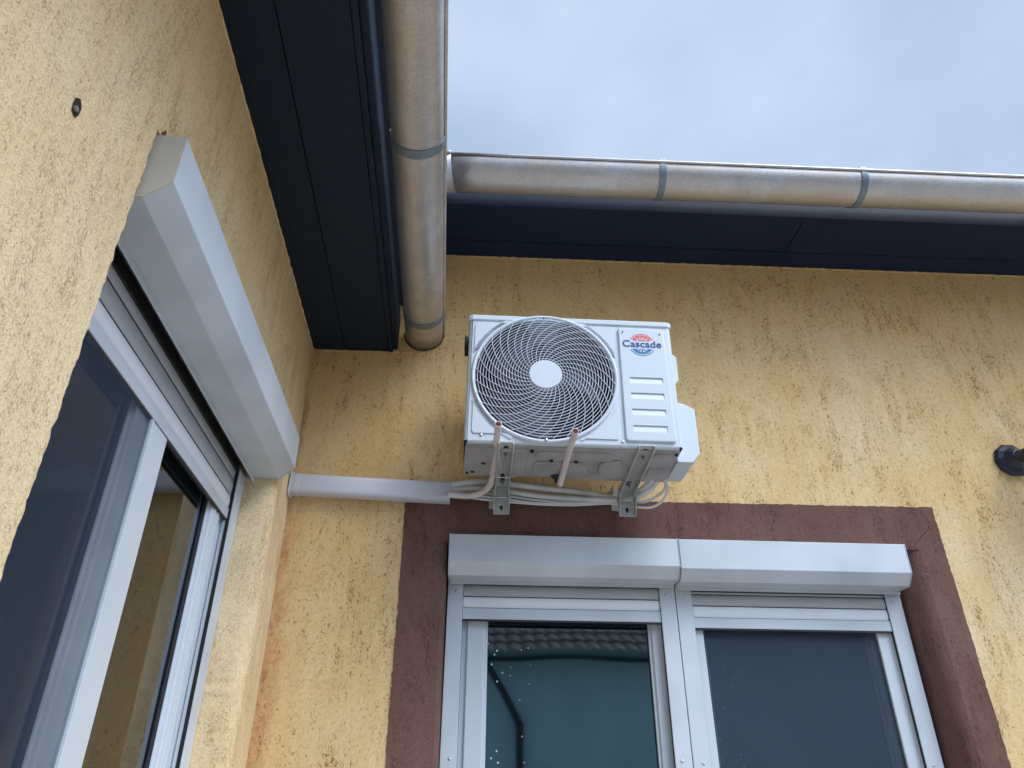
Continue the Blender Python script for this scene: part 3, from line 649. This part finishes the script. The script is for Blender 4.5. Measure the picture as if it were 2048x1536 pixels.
# embossed corner panels around the fan
def rounded(pts, rad, n=5):
    out_ = []; m_ = len(pts)
    for i, p in enumerate(pts):
        p = Vector(p); a = (Vector(pts[i - 1]) - p); b_ = (Vector(pts[(i + 1) % m_]) - p)
        r_ = min(rad, a.length * 0.45, b_.length * 0.45); p0 = p + a.normalized() * r_; p1 = p + b_.normalized() * r_
        for k in range(n + 1):
            t = k / n; out_.append(((1 - t) ** 2 * p0 + 2 * t * (1 - t) * p + t * t * p1))
    return [(q[0], q[1]) for q in out_]
def corner_panel(cx, cz, sx, sz, zl, xl):
    """corner at (cx,cz); extends by zl vertically and xl horizontally; inner side follows the fan ring"""
    RR = 0.300
    x_end = cx + sx * xl; z_end = cz + sz * zl
    def on_x(x): return FC[1] - sz * math.sqrt(max(0.0, RR ** 2 - (x - FC[0]) ** 2))
    def on_z(z): return FC[0] - sx * math.sqrt(max(0.0, RR ** 2 - (z - FC[1]) ** 2))
    a0 = math.atan2(z_end - FC[1], on_z(z_end) - FC[0]); a1 = math.atan2(on_x(x_end) - FC[1], x_end - FC[0])
    while a1 - a0 > PI: a1 -= 2 * PI
    while a1 - a0 < -PI: a1 += 2 * PI
    arc = [(FC[0] + RR * math.cos(a0 + (a1 - a0) * k / 12), FC[1] + RR * math.sin(a0 + (a1 - a0) * k / 12)) for k in range(13)]
    poly = [(cx, cz), (cx, z_end)] + arc + [(x_end, cz)]
    q = MB(); q.prism(rounded(poly, 0.014, 4), -0.0045, 0.002, 'y'); return q
for cx, cz, sx, sz, zl, xl in ((0.024, 0.530, 1, -1, 0.140, 0.150), (0.028, 0.034, 1, 1, 0.140, 0.150), (0.578, 0.530, -1, -1, 0.140, 0.150), (0.578, 0.026, -1, 1, 0.140, 0.145)):
    corner_panel(cx, cz, sx, sz, zl, xl).build('embossed_panel', m_ac, cabo, 0.003, seg=2)
b = MB(); b.prism(rounded([(0.600, 0.020), (0.790, 0.020), (0.783, 0.524), (0.598, 0.528)], 0.014), -0.010, 0.002, 'y'); pan = b.build('service_panel', m_ac, ac, 0.005, seg=3)
def cut(obj, cutter):
    m_ = obj.modifiers.new('cut', 'BOOLEAN'); m_.operation = 'DIFFERENCE'; m_.object = cutter; m_.solver = 'EXACT'
    dg = bpy.context.evaluated_depsgraph_get(); me = bpy.data.meshes.new_from_object(obj.evaluated_get(dg)); obj.modifiers.clear(); obj.data = me; bpy.data.objects.remove(cutter)
bpy.context.view_layer.update()
for z in (0.296, 0.227, 0.157, 0.087):      # pressed-in grips: deep at the top edge, running out downwards
    b = MB(); P4 = [(-0.0300, z), (-0.0050, z - 0.001), (-0.0094, z - 0.028), (-0.0300, z - 0.0290)]
    b.prism(P4, 0.631, 0.760, 'x'); c_ = b.build('cutter', m_ac, ac); bpy.context.view_layer.update(); cut(pan, c_)
for (x, z) in ((0.063, 0.027), (0.589, 0.019), (0.298, 0.555), (0.303, 0.010), (0.616, 0.505), (0.765, 0.500)):
    rr = 0.006 if z < 0.5 else 0.0028
    b = MB(); b.lathe([(0.0, -0.004), (rr * 0.7, -0.0038), (rr, -0.001), (rr, 0.002)], (x, -0.010 if x > 0.6 else (-0.013 if abs(x - .3) < .01 else -0.001), z), 'y', 14); b.build('screw', m_screw if z < 0.5 else m_gasket, ac)
# ring around the fan
b = MB(); b.lathe([(0.285, 0.001), (0.286, -0.005), (0.283, -0.010), (0.278, -0.0115), (0.273, -0.009), (0.270, -0.004), (0.269, 0.010)], (FC[0], 0, FC[1]), 'y', 96); b.build('grille_rim', m_hub, ac)
# concentric wires and swept spokes, gently domed
def dome(rr): return -0.010 - 0.012 * (1 - (rr / 0.27) ** 2)
b = MB(); nr = 18
for i in range(nr):
    rr = 0.073 + (0.262 - 0.073) * i / (nr - 1); pts = [(FC[0] + rr * math.cos(2 * PI * k / 96), dome(rr), FC[1] + rr * math.sin(2 * PI * k / 96)) for k in range(97)]
    sg = 5; vs = []
    for k in range(96):
        a = 2 * PI * k / 96
        for j in range(sg):
            q = 2 * PI * j / sg; r2 = rr + 0.0016 * math.cos(q); vs.append((FC[0] + r2 * math.cos(a), dome(rr) + 0.0026 * math.sin(q) + 0.002, FC[1] + r2 * math.sin(a)))
    b.add(vs, [(k * sg + j, k * sg + (j + 1) % sg, ((k + 1) % 96) * sg + (j + 1) % sg, ((k + 1) % 96) * sg + j) for k in range(96) for j in range(sg)], True)
b.build('grille_ring_wires', m_hub, ac)
b = MB()
for i in range(32):
    a0 = 2 * PI * i / 32; pts = []
    for k in range(15):
        t = k / 14; rr = 0.064 + (0.272 - 0.064) * t; a = a0 - R(62) * t ** 0.9
        pts.append((FC[0] + rr * math.cos(a), dome(rr) - 0.0015, FC[1] + rr * math.sin(a)))
    b.tube(pts, 0.0014, 5, False)
b.build('grille_spokes', m_hub, ac)
b = MB(); b.lathe([(0.0001, dome(0.05) - 0.0040), (0.062, dome(0.05) - 0.0038), (0.0655, dome(0.06) + 0.002), (0.0655, dome(0.06) + 0.010)], (FC[0], 0, FC[1]), 'y', 64); ho_ = b.build('grille_hub', m_hub, ac); ho_.data.polygons.foreach_set('use_smooth', [False] * len(ho_.data.polygons))
# shroud + fan behind
b = MB(); b.lathe([(0.270, 0.002), (0.262, 0.03), (0.260, 0.16), (0.0001, 0.165)], (FC[0], 0, FC[1]), 'y', 64); b.build('fan_shroud', m_black, ac)
fan = MB()
for i in range(3):
    a0 = 2 * PI * i / 3 + 0.5; rows = []
    for k in range(9):
        t = k / 8; rr = 0.06 + 0.185 * t; w = R(46 + 16 * t); vsr = []
        for j in range(9):
            s_ = j / 8 - 0.5; a = a0 + w * s_ - R(22) * t; vsr.append((FC[0] + rr * math.cos(a), 0.085 + 0.055 * s_ + 0.01 * t, FC[1] + rr * math.sin(a)))
        rows += vsr
    fan.add(rows, [(k * 9 + j, k * 9 + j + 1, (k + 1) * 9 + j + 1, (k + 1) * 9 + j) for k in range(8) for j in range(8)], True)
fo = fan.build('fan_blades', m_fan, ac); s2 = fo.modifiers.new('s', 'SOLIDIFY'); s2.thickness = 0.004
b = MB(); b.lathe([(0.0001, 0.055), (0.05, 0.06), (0.058, 0.075), (0.058, 0.13)], (FC[0], 0, FC[1]), 'y', 40); b.build('fan_hub', m_fan, fo)
# base pan with pressed shapes
b = MB(); pan_poly = rounded([(0.006, 0.020), (AW - 0.006, 0.020), (AW + 0.002, AD + 0.012), (0.55, AD + 0.014), (0.52, AD + 0.004), (0.40, AD + 0.004), (0.36, AD - 0.006), (0.22, AD - 0.006), (0.20, AD + 0.004), (-0.002, AD + 0.002)], 0.018)
b.prism(pan_poly, -0.006, 0.012, 'z'); base = b.build('base_pan', m_acbase, ac, 0.003)
for poly, h in (([(0.135, 0.03), (0.24, 0.03), (0.24, 0.28), (0.16, 0.28)], -0.014), ([(0.27, 0.05), (0.56, 0.05), (0.57, 0.12), (0.27, 0.11)], -0.012), ([(0.27, 0.14), (0.46, 0.14), (0.50, 0.25), (0.40, 0.26), (0.27, 0.25)], -0.013),
        ([(0.52, 0.13), (0.60, 0.10), (0.62, 0.18), (0.56, 0.26), (0.53, 0.24)], -0.016), ([(0.015, 0.03), (0.118, 0.03), (0.118, 0.17), (0.10, 0.285), (0.015, 0.285)], -0.010), ([(0.71, 0.04), (0.79, 0.04), (0.79, 0.10), (0.71, 0.14)], -0.012), ([(0.72, 0.17), (0.78, 0.17), (0.78, 0.28), (0.72, 0.28)], -0.011)):
    b = MB(); b.prism(rounded(poly, 0.02), h, -0.004, 'z'); b.build('pressed_plate', m_acbase, base, 0.004, seg=2)
for (x, y, r1, hh) in ((0.076, 0.171, 0.0095, 0), (0.034, 0.255, 0.0095, 0), (0.014, 0.272, 0.007, 0), (0.255, 0.045, 0.008, 0), (0.335, 0.125, 0.007, 0), (0.43, 0.128, 0.007, 0), (0.795, 0.035, 0.006, 0)):
    b = MB(); b.cyl(r1, (x, y, -0.0172 if 0.5 < x < 0.6 else (-0.0112 if x < 0.12 else -0.0145)), 0.006, 'z', 18); b.build('vent_hole', m_black, base)
b = MB(); b.lathe([(0.0001, -0.020), (0.020, -0.020), (0.030, -0.012), (0.031, -0.004)], (0.375, 0.268, 0), 'z', 28); b.lathe([(0.0001, -0.036), (0.014, -0.036), (0.014, -0.012)], (0.375, 0.272, 0), 'z', 20); b.build('drain_nozzle', m_rubber, ac)
# side covers on the right
b = MB(); b.prism(rounded([(AW, 0.255), (AW + 0.052, 0.245), (AW + 0.092, 0.222), (AW + 0.092, 0.030), (AW + 0.060, -0.010), (AW, -0.010)], 0.006), 0.100, 0.290, 'y'); b.build('valve_cover', m_ac, ac, 0.006, seg=3)
b = MB(); b.prism(rounded([(AW, 0.505), (AW + 0.030, 0.505), (AW + 0.052, 0.485), (AW + 0.052, 0.375), (AW + 0.034, 0.350), (AW, 0.345)], 0.005), 0.130, 0.230, 'y'); b.build('side_handle', m_ac, ac, 0.005, seg=3)
b = MB(); b.box(-0.022, 0.002, 0.165, 0.245, 0.520, 0.575); b.build('sensor_clip', m_black, ac, 0.004)
# writing and emblem on the service panel
def text_mesh(body, size, x, y, z, m, parent, name, bold=0.0):
    cu = bpy.data.curves.new(name, 'FONT'); cu.body = body; cu.size = size; cu.extrude = 0.0003; cu.offset = bold; cu.align_x = 'CENTER'; cu.align_y = 'CENTER'; cu.space_character = 1.03
    to = bpy.data.objects.new('tmp', cu); COL.objects.link(to); dg = bpy.context.evaluated_depsgraph_get(); me = bpy.data.meshes.new_from_object(to.evaluated_get(dg)); bpy.data.objects.remove(to)
    o = bpy.data.objects.new(name, me); COL.objects.link(o); me.materials.clear(); me.materials.append(m); o.parent = parent; o.location = (x, y, z); o.rotation_euler = (PI / 2, 0, 0); return o
LX, LZ, LY = 0.690, 0.447, -0.0106
tx = text_mesh('Cascade', 0.044, LX, LY - 0.0006, LZ + 0.002, m_blue, ac, 'lettering', 0.0006)
wv = [v.co.x for v in tx.data.vertices]; tx.scale = (0.155 / (max(wv) - min(wv)), 1.0, 1.0)
em = empty('emblem', (LX, LY, LZ)); em.parent = ac
def arc_band(r0, r1, a0, a1, n=30, zc=0.0):
    vs = [];
    for k in range(n + 1):
        a = R(a0 + (a1 - a0) * k / n); vs += [(r0 * math.cos(a), 0, r0 * math.sin(a) + zc), (r1 * math.cos(a), 0, r1 * math.sin(a) + zc)]
    return vs, [(2 * i, 2 * i + 1, 2 * i + 3, 2 * i + 2) for i in range(n)]
b = MB(); b.add(*arc_band(0.0490, 0.0520, 28, 152)); b.add(*arc_band(0.0400, 0.0455, 32, 148))
for k in range(10):                       # sunbeams: red wedges with pale gaps
    a = 36 + k * 12.0; b.add(*arc_band(0.0275, 0.0402, a - 4.2 + 1.5, a + 4.2 - 1.5, 3))
    if k % 2 == 0: b.add(*arc_band(0.0275, 0.0405, a + 2.5, a + 5.5, 3))
b.add(*arc_band(0.0, 0.0001, 0, 180, 4)); b.add(*arc_band(0.0190, 0.0235, 50, 130, 14))
b.build('sun_mark', m_red, em)
b = MB(); b.add(*arc_band(0.0490, 0.0525, 208, 332))
vs = [(0.0440 * math.cos(R(206 + 128 * k / 30)), 0, 0.0440 * math.sin(R(206 + 128 * k / 30))) for k in range(31)]; b.add(vs, [list(range(31))]); b.build('snow_mark', m_cyan, em)
b = MB()
def bar(x0_, z0_, x1_, z1_, w):
    d = Vector((x1_ - x0_, z1_ - z0_)).normalized() * w / 2; b.add([(x0_ - d.y, -0.0004, z0_ + d.x), (x1_ - d.y, -0.0004, z1_ + d.x), (x1_ + d.y, -0.0004, z1_ - d.x), (x0_ + d.y, -0.0004, z0_ - d.x)], [(0, 1, 2, 3)])
for a in (210, 250, 290, 330):
    ca, sa = math.cos(R(a)), math.sin(R(a)); L1 = 0.029 if a in (250, 290) else 0.026; z_ = -0.019
    bar(0, z_ + 0.004, L1 * ca * 0.9, z_ + 0.004 + L1 * sa * 0.75, 0.0026)
    for q in (35, -35):
        c2, s2_ = math.cos(R(a + q)), math.sin(R(a + q)); mxp = 0.6 * L1
        bar(mxp * ca * 0.9, z_ + 0.004 + mxp * sa * 0.75, mxp * ca * 0.9 + 0.008 * c2, z_ + 0.004 + mxp * sa * 0.75 + 0.008 * s2_, 0.0022)
b.build('snowflake_cut', m_hub, em)

# ------------------------------------------------------------------ brackets under the unit
def bracket(x, wtop, label):
    r = empty('wall_bracket', (x, 0, 2.762), 0.0, label, 'bracket', 'brackets carrying the air conditioner')
    w, fd = wtop, 0.036; tip = -0.492; B = -0.066        # B: face of the lower channel, it stands off the wall on a rail
    b = MB(); b.box(-w, w, tip, B, -0.003, 0.0)
    for s_ in (-1, 1):
        xx = s_ * w; b.prism([(tip, 0.0), (tip, -0.008), (tip + 0.02, -0.020), (-0.16, -fd), (B - 0.046, -fd - 0.004), (B - 0.006, -0.060), (B, -0.060), (B, 0.0)], xx - 0.002, xx + 0.002, 'x')
    b.build('arm', m_galv, r, 0.0008)
    b = MB(); b.box(-w - 0.003, w + 0.003, B - 0.001, B + 0.002, -0.122, -0.004)
    for s_ in (-1, 1):
        xx = s_ * (w + 0.0045); b.prism([(B, -0.122), (B - 0.010, -0.122), (B - 0.034, -0.080), (B - 0.048, -0.036), (B - 0.048, -0.004), (B, -0.004)], xx - 0.0015, xx + 0.0015, 'x')
    b.build('wall_channel', m_galv, r, 0.0008)
    b = MB(); b.box(-w - 0.022, w - 0.030, -0.004, -0.0055, -0.075, 0.02); b.box(-w - 0.022, -w - 0.018, B + 0.004, -0.0055, -0.018, 0.02); b.build('wall_rail', m_galv, r, 0.0008)
    b = MB(); b.cyl(0.0035, (-w - 0.012, B - 0.024, -0.058), 2 * w + 0.024, 'x', 12); b.cyl(0.007, (-w - 0.016, B - 0.024, -0.058), 0.006, 'x', 12); b.build('hinge_pin', m_galv, r)
    for yy, ln in ((tip + 0.065, 0.075), (-0.160, 0.095)):
        b = MB(); b.prism(rounded([(-0.009, yy - ln / 2), (0.009, yy - ln / 2), (0.009, yy + ln / 2), (-0.009, yy + ln / 2)], 0.0085, 6), -0.0042, -0.0031, 'z'); b.build('slot', m_black, r)
        b = MB(); c = (0.0, yy + ln * 0.22, 0)
        b.cyl(0.0105, (c[0], c[1], -0.0065), 0.003, 'z', 20); b.cyl(0.0078, (c[0], c[1], -0.0135), 0.007, 'z', 6); b.cyl(0.0042, (c[0], c[1], -0.024), 0.012, 'z', 12); b.build('bolt', m_strap, r)
    b = MB(); pts = [(0.0070 * math.cos(R(a)), 0.0070 * math.sin(R(a))) for a in range(-20, 201, 20)] + [(0.0, -0.017)]
    b.prism([(p[0], p[1] - 0.092) for p in pts], B - 0.0022, B - 0.0011, 'y'); b.build('keyhole', m_black, r)
    return r
bracket(0.874, 0.0265, 'galvanised wall bracket under the fan side of the air conditioner, white tube tied to it')
bracket(1.392, 0.029, 'galvanised wall bracket under the logo side of the air conditioner')

# ------------------------------------------------------------------ pipe duct, pipes and cables
dr = empty('pipe_duct', (0.01, 0, 2.765), 0, 'white plastic pipe duct on the wall between the corner and the air conditioner', 'duct', rot=(0, R(2.2), 0))
pr = []
for (y_, z_) in [(-0.001, 0.043), (-0.045, 0.043), (-0.058, 0.036), (-0.064, 0.022), (-0.064, -0.018), (-0.060, -0.032), (-0.050, -0.040), (-0.001, -0.043)]: pr.append((y_, z_))
b = MB(); pr2 = rounded([(-0.001, 0.043), (-0.062, 0.043), (-0.062, -0.043), (-0.001, -0.043)], 0.020, 6)
inner = [(y_ * 0.93, z_ * 0.94) for y_, z_ in pr2]
n = len(pr2); vs = [(t, y_, z_) for t in (0.0, 0.655) for (y_, z_) in pr2] + [(t, y_, z_) for t in (0.0, 0.655) for (y_, z_) in inner]
b.add(vs, [(i, (i + 1) % n, n + (i + 1) % n, n + i) for i in range(n)] + [(2 * n + i, 2 * n + (i + 1) % n, 3 * n + (i + 1) % n, 3 * n + i) for i in range(n)], True)
b.add(vs, [(n + i, n + (i + 1) % n, 3 * n + (i + 1) % n, 3 * n + i) for i in range(n)]); b.build('duct_cover', m_duct, dr)
b = MB(); b.prism([(y_ * 1.03, z_ * 1.03) for y_, z_ in pr2], 0.004, 0.036, 'x', True); b.build('end_collar', m_duct, dr, 0.001)
b = MB(); b.prism([(y_ * 1.12, z_ * 1.22 - 0.003) for y_, z_ in pr2], -0.004, 0.004, 'x', True); b.build('end_cap', m_duct, dr, 0.002)
def pipe(name, pts, rad, m, label, cat, group, ribs=False):
    P3 = smoothpath(pts, 10); o = P3[0].copy(); n = len(P3)
    rs = [rad * (1 + (0.05 * math.sin(i * 2.9) if ribs else (0.07 if rad > .01 else 0.02) * pnoise(Vector((i * .9, rad * 100, 0))))) for i in range(n)]
    b = MB(); b.tube(P3, rs, 16)
    ob = b.build(name, m, None, 0, o); return tag(ob, label, cat, group)
G = 'pipes and cables under the air conditioner'
pipe('insulated_pipe', [px(895, 970, -.040), px(905, 970, -.040), px(960, 963, -.040), px(1010, 967, -.040), px(1080, 976, -.035), px(1150, 984, -.030), px(1210, 994, -.030), px(1262, 992, -.05), px(1298, 966, -.14), px(1305, 945, -.22), px(1312, 930, -.24)], 0.0135, m_tube, 'uppermost thick white insulated pipe leaving the duct behind the brackets', 'pipe', G)
pipe('insulated_pipe', [px(895, 981, -.038), px(905, 981, -.038), px(960, 977, -.038), px(1020, 984, -.038), px(1080, 993, -.038), px(1150, 998, -.040), px(1225, 1000, -.045), px(1268, 995, -.07), px(1300, 978, -.12), px(1318, 955, -.18), px(1322, 935, -.22)], 0.0125, m_tube, 'second thick white insulated pipe, just below the uppermost one', 'pipe', G)
pipe('cable', [px(895, 986, -.044), px(905, 986, -.044), px(950, 991, -.044), px(1000, 997, -.044), px(1070, 1006, -.044), px(1150, 1007, -.044), px(1240, 1002, -.044), px(1290, 1003, -.07), px(1320, 988, -.10), px(1331, 972, -.14), px(1327, 955, -.2)], 0.0062, m_cable, 'white cable curling up in the inner loop right of the second bracket', 'cable', G)
pipe('cable', [px(895, 990, -.044), px(905, 990, -.044), px(960, 998, -.044), px(1020, 1004, -.044), px(1090, 1009, -.044), px(1150, 1010, -.044), px(1230, 1007, -.044), px(1280, 1015, -.07), px(1308, 1013, -.08), px(1328, 998, -.10), px(1335, 978, -.14), px(1330, 955, -.2)], 0.0052, m_cable, 'thin white cable making the outermost loop right of the second bracket', 'cable', G)
pipe('cable', [px(895, 994, -.044), px(905, 992, -.044), px(960, 986, -.044), px(1000, 990, -.044), px(1070, 1000, -.044), px(1140, 1005, -.044), px(1230, 1001, -.044)], 0.0045, m_cable, 'thin white cable lying over the pipe bundle by the first bracket', 'cable', G)
def open_tube(name, pts, rad, label, cat, grp, ribs=0):
    P3 = smoothpath(pts, 10) if len(pts) > 2 else [Vector(p) for p in pts]; o = P3[0].copy()
    root = empty(name, o, 0, label, cat, grp); Q = [p - o for p in P3]; n = len(Q)
    rs = [rad * (1 + (0.05 * (i % 2) if i < ribs else 0)) for i in range(n)]
    MB().tube(Q, rs, 18, False).build('tube_wall', m_stub, root)
    d = (Q[-1] - Q[-2]).normalized(); q = d.to_track_quat('Z', 'Y'); e = Q[-1]; vs = []
    for rr, h in ((rad, 0.0), (rad * 0.80, 0.0005)):
        for k in range(18):
            a = 2 * PI * k / 18; vs.append(e + q @ Vector((rr * math.cos(a), rr * math.sin(a), h)))
    MB().add(vs, [(k, (k + 1) % 18, 18 + (k + 1) % 18, 18 + k) for k in range(18)]).build('cut_rim', m_duct, root)
    vs = []
    for rr, h in ((rad * 0.80, 0.0005), (rad * 0.78, -0.012), (0.0002, -0.013)):
        for k in range(18):
            a = 2 * PI * k / 18; vs.append(e + q @ Vector((rr * math.cos(a), rr * math.sin(a), h)))
    MB().add(vs, [(j * 18 + k, j * 18 + (k + 1) % 18, (j + 1) * 18 + (k + 1) % 18, (j + 1) * 18 + k) for j in range(2) for k in range(18)], True).build('copper_lining', m_copper, root)
    return root
open_tube('drain_tube', [px(895, 990, -.055), px(905, 990, -.055), px(935, 992, -.062), px(962, 986, -.085), px(980, 970, -.13), px(986, 950, -.20), px(989, 925, -.30), px(992, 895, -.42), px(997, 848, -.60)], 0.0125, 'open white tube bending out of the duct, tied to the bracket, copper coloured end', 'tube', 'open ended tubes', ribs=40)
open_tube('drain_tube', [px(1120, 968, -.195), px(1127, 943, -.28), px(1138, 903, -.43), px(1151, 862, -.60)], 0.0125, 'open white tube sticking out of the black drain nozzle below the fan', 'tube', 'open ended tubes')
# cable tie round tube and bracket
b = MB(); pts = smoothpath([px(979, 948, -.205), px(983, 951, -.235), px(1000, 955, -.235), px(1026, 953, -.235), px(1029, 948, -.215), px(1027, 942, -.19)], 6)
b.tube(pts, 0.0017, 8); h = px(979, 945, -.21); b.box(h.x - 0.004, h.x + 0.004, h.y - 0.004, h.y + 0.004, h.z - 0.005, h.z + 0.004)
tag(b.build('cable_tie', m_cable, None, 0, px(979, 948, -.205)), 'thin white cable tie round the first bracket and tube', 'cable tie')

# ------------------------------------------------------------------ wall lamp at the right edge
lp = empty('wall_lamp', (3.176, 0, 2.962), 0, 'blue black wall lantern cut by the right edge of the photo', 'lamp')
b = MB(); b.lathe([(0.058, -0.0005), (0.060, -0.010), (0.054, -0.018), (0.040, -0.026), (0.030, -0.040), (0.022, -0.050), (0.0001, -0.052)], (0, 0, 0), 'y', 10, False); b.build('back_plate', m_lamp, lp, 0.002)
b = MB(); b.tube(smoothpath([(0, -0.03, 0), (0.015, -0.09, -0.005), (0.05, -0.15, 0.03), (0.10, -0.19, 0.05)], 6), [0.022] * 6 + [0.017] * 6 + [0.013] * 7, 12); b.build('arm', m_lamp, lp)
b = MB(); b.lathe([(0.0001, 0.10), (0.02, 0.09), (0.03, 0.06), (0.085, 0.03), (0.095, 0.0), (0.09, -0.005)], (0.13, -0.20, 0.02), 'z', 6, False); cp = b.build('lantern_cap', m_lamp, lp, 0.002)
b = MB(); b.lathe([(0.078, -0.004), (0.052, -0.19), (0.0001, -0.19)], (0.13, -0.20, 0.02), 'z', 6, False); b.build('lantern_glass', m_lampglass, lp)
b = MB()
for k in range(6):
    a = 2 * PI * k / 6; b.tube([(0.13 + 0.080 * math.cos(a), -0.20 + 0.080 * math.sin(a), 0.016), (0.13 + 0.054 * math.cos(a), -0.20 + 0.054 * math.sin(a), -0.175)], 0.004, 6)
b.lathe([(0.06, -0.17), (0.062, -0.185), (0.03, -0.20), (0.0001, -0.215)], (0.13, -0.20, 0.02), 'z', 6, False); b.build('lantern_bars', m_lamp, lp)
b = MB(); b.tube(smoothpath([(0.02, -0.012, -0.045), (0.035, -0.008, -0.085), (0.06, -0.006, -0.125), (0.10, -0.006, -0.19)], 6), 0.0035, 8); b.build('supply_cable', m_rubber, lp)
lp.scale = (1.32, 1.32, 1.32)

# ------------------------------------------------------------------ neighbouring house behind the camera (seen in the panes)
nh = empty('neighbour_house', (2.0, -9.0, 0), 0, 'teal neighbouring house with tiled roof and downpipe, seen only as a reflection in the window', 'house')
b = MB(); b.box(-9, 9, -6, 0, 0, 3.66); b.build('wall', m_teal, nh)
b = MB()
for k in range(14):
    y0, z0 = 0.35 - k * 0.33, 3.74 + k * 0.20
    n = 90
    vs = []
    for j in range(n * 4 + 1):
        x = -9.3 + 18.6 * j / (n * 4); w = 0.035 * abs(math.sin(PI * j / 4)); vs += [(x, y0, z0 + w + 0.02), (x, y0 - 0.36, z0 + 0.20 + w), (x, y0, z0 - 0.02)]
    b.add(vs, [(3 * j, 3 * j + 3, 3 * j + 4, 3 * j + 1) for j in range(n * 4)] + [(3 * j, 3 * j + 2, 3 * j + 5, 3 * j + 3) for j in range(n * 4)])
ro = b.build('roof', m_tile, nh)
b = MB(); b.box(-9.2, 9.2, -6.2, 0.33, 3.66, 3.69); b.build('eave_board', m_soffit_back, nh)
b = MB(); half_round(b, 0.08, 0.003, -9.3, 9.3, (0.43, 3.74), 'x', 1); b.build('gutter', m_strap, nh)
b = MB(); b.tube(smoothpath([(-0.98, 0.43, 3.70), (-0.97, 0.42, 3.60), (-0.88, 0.36, 3.46), (-0.46, 0.12, 2.80), (-0.42, 0.10, 2.68), (-0.42, 0.10, 2.4)], 6) + [Vector((-0.42, 0.10, 0.0))], 0.055, 14); b.build('downpipe', m_rubber, nh)
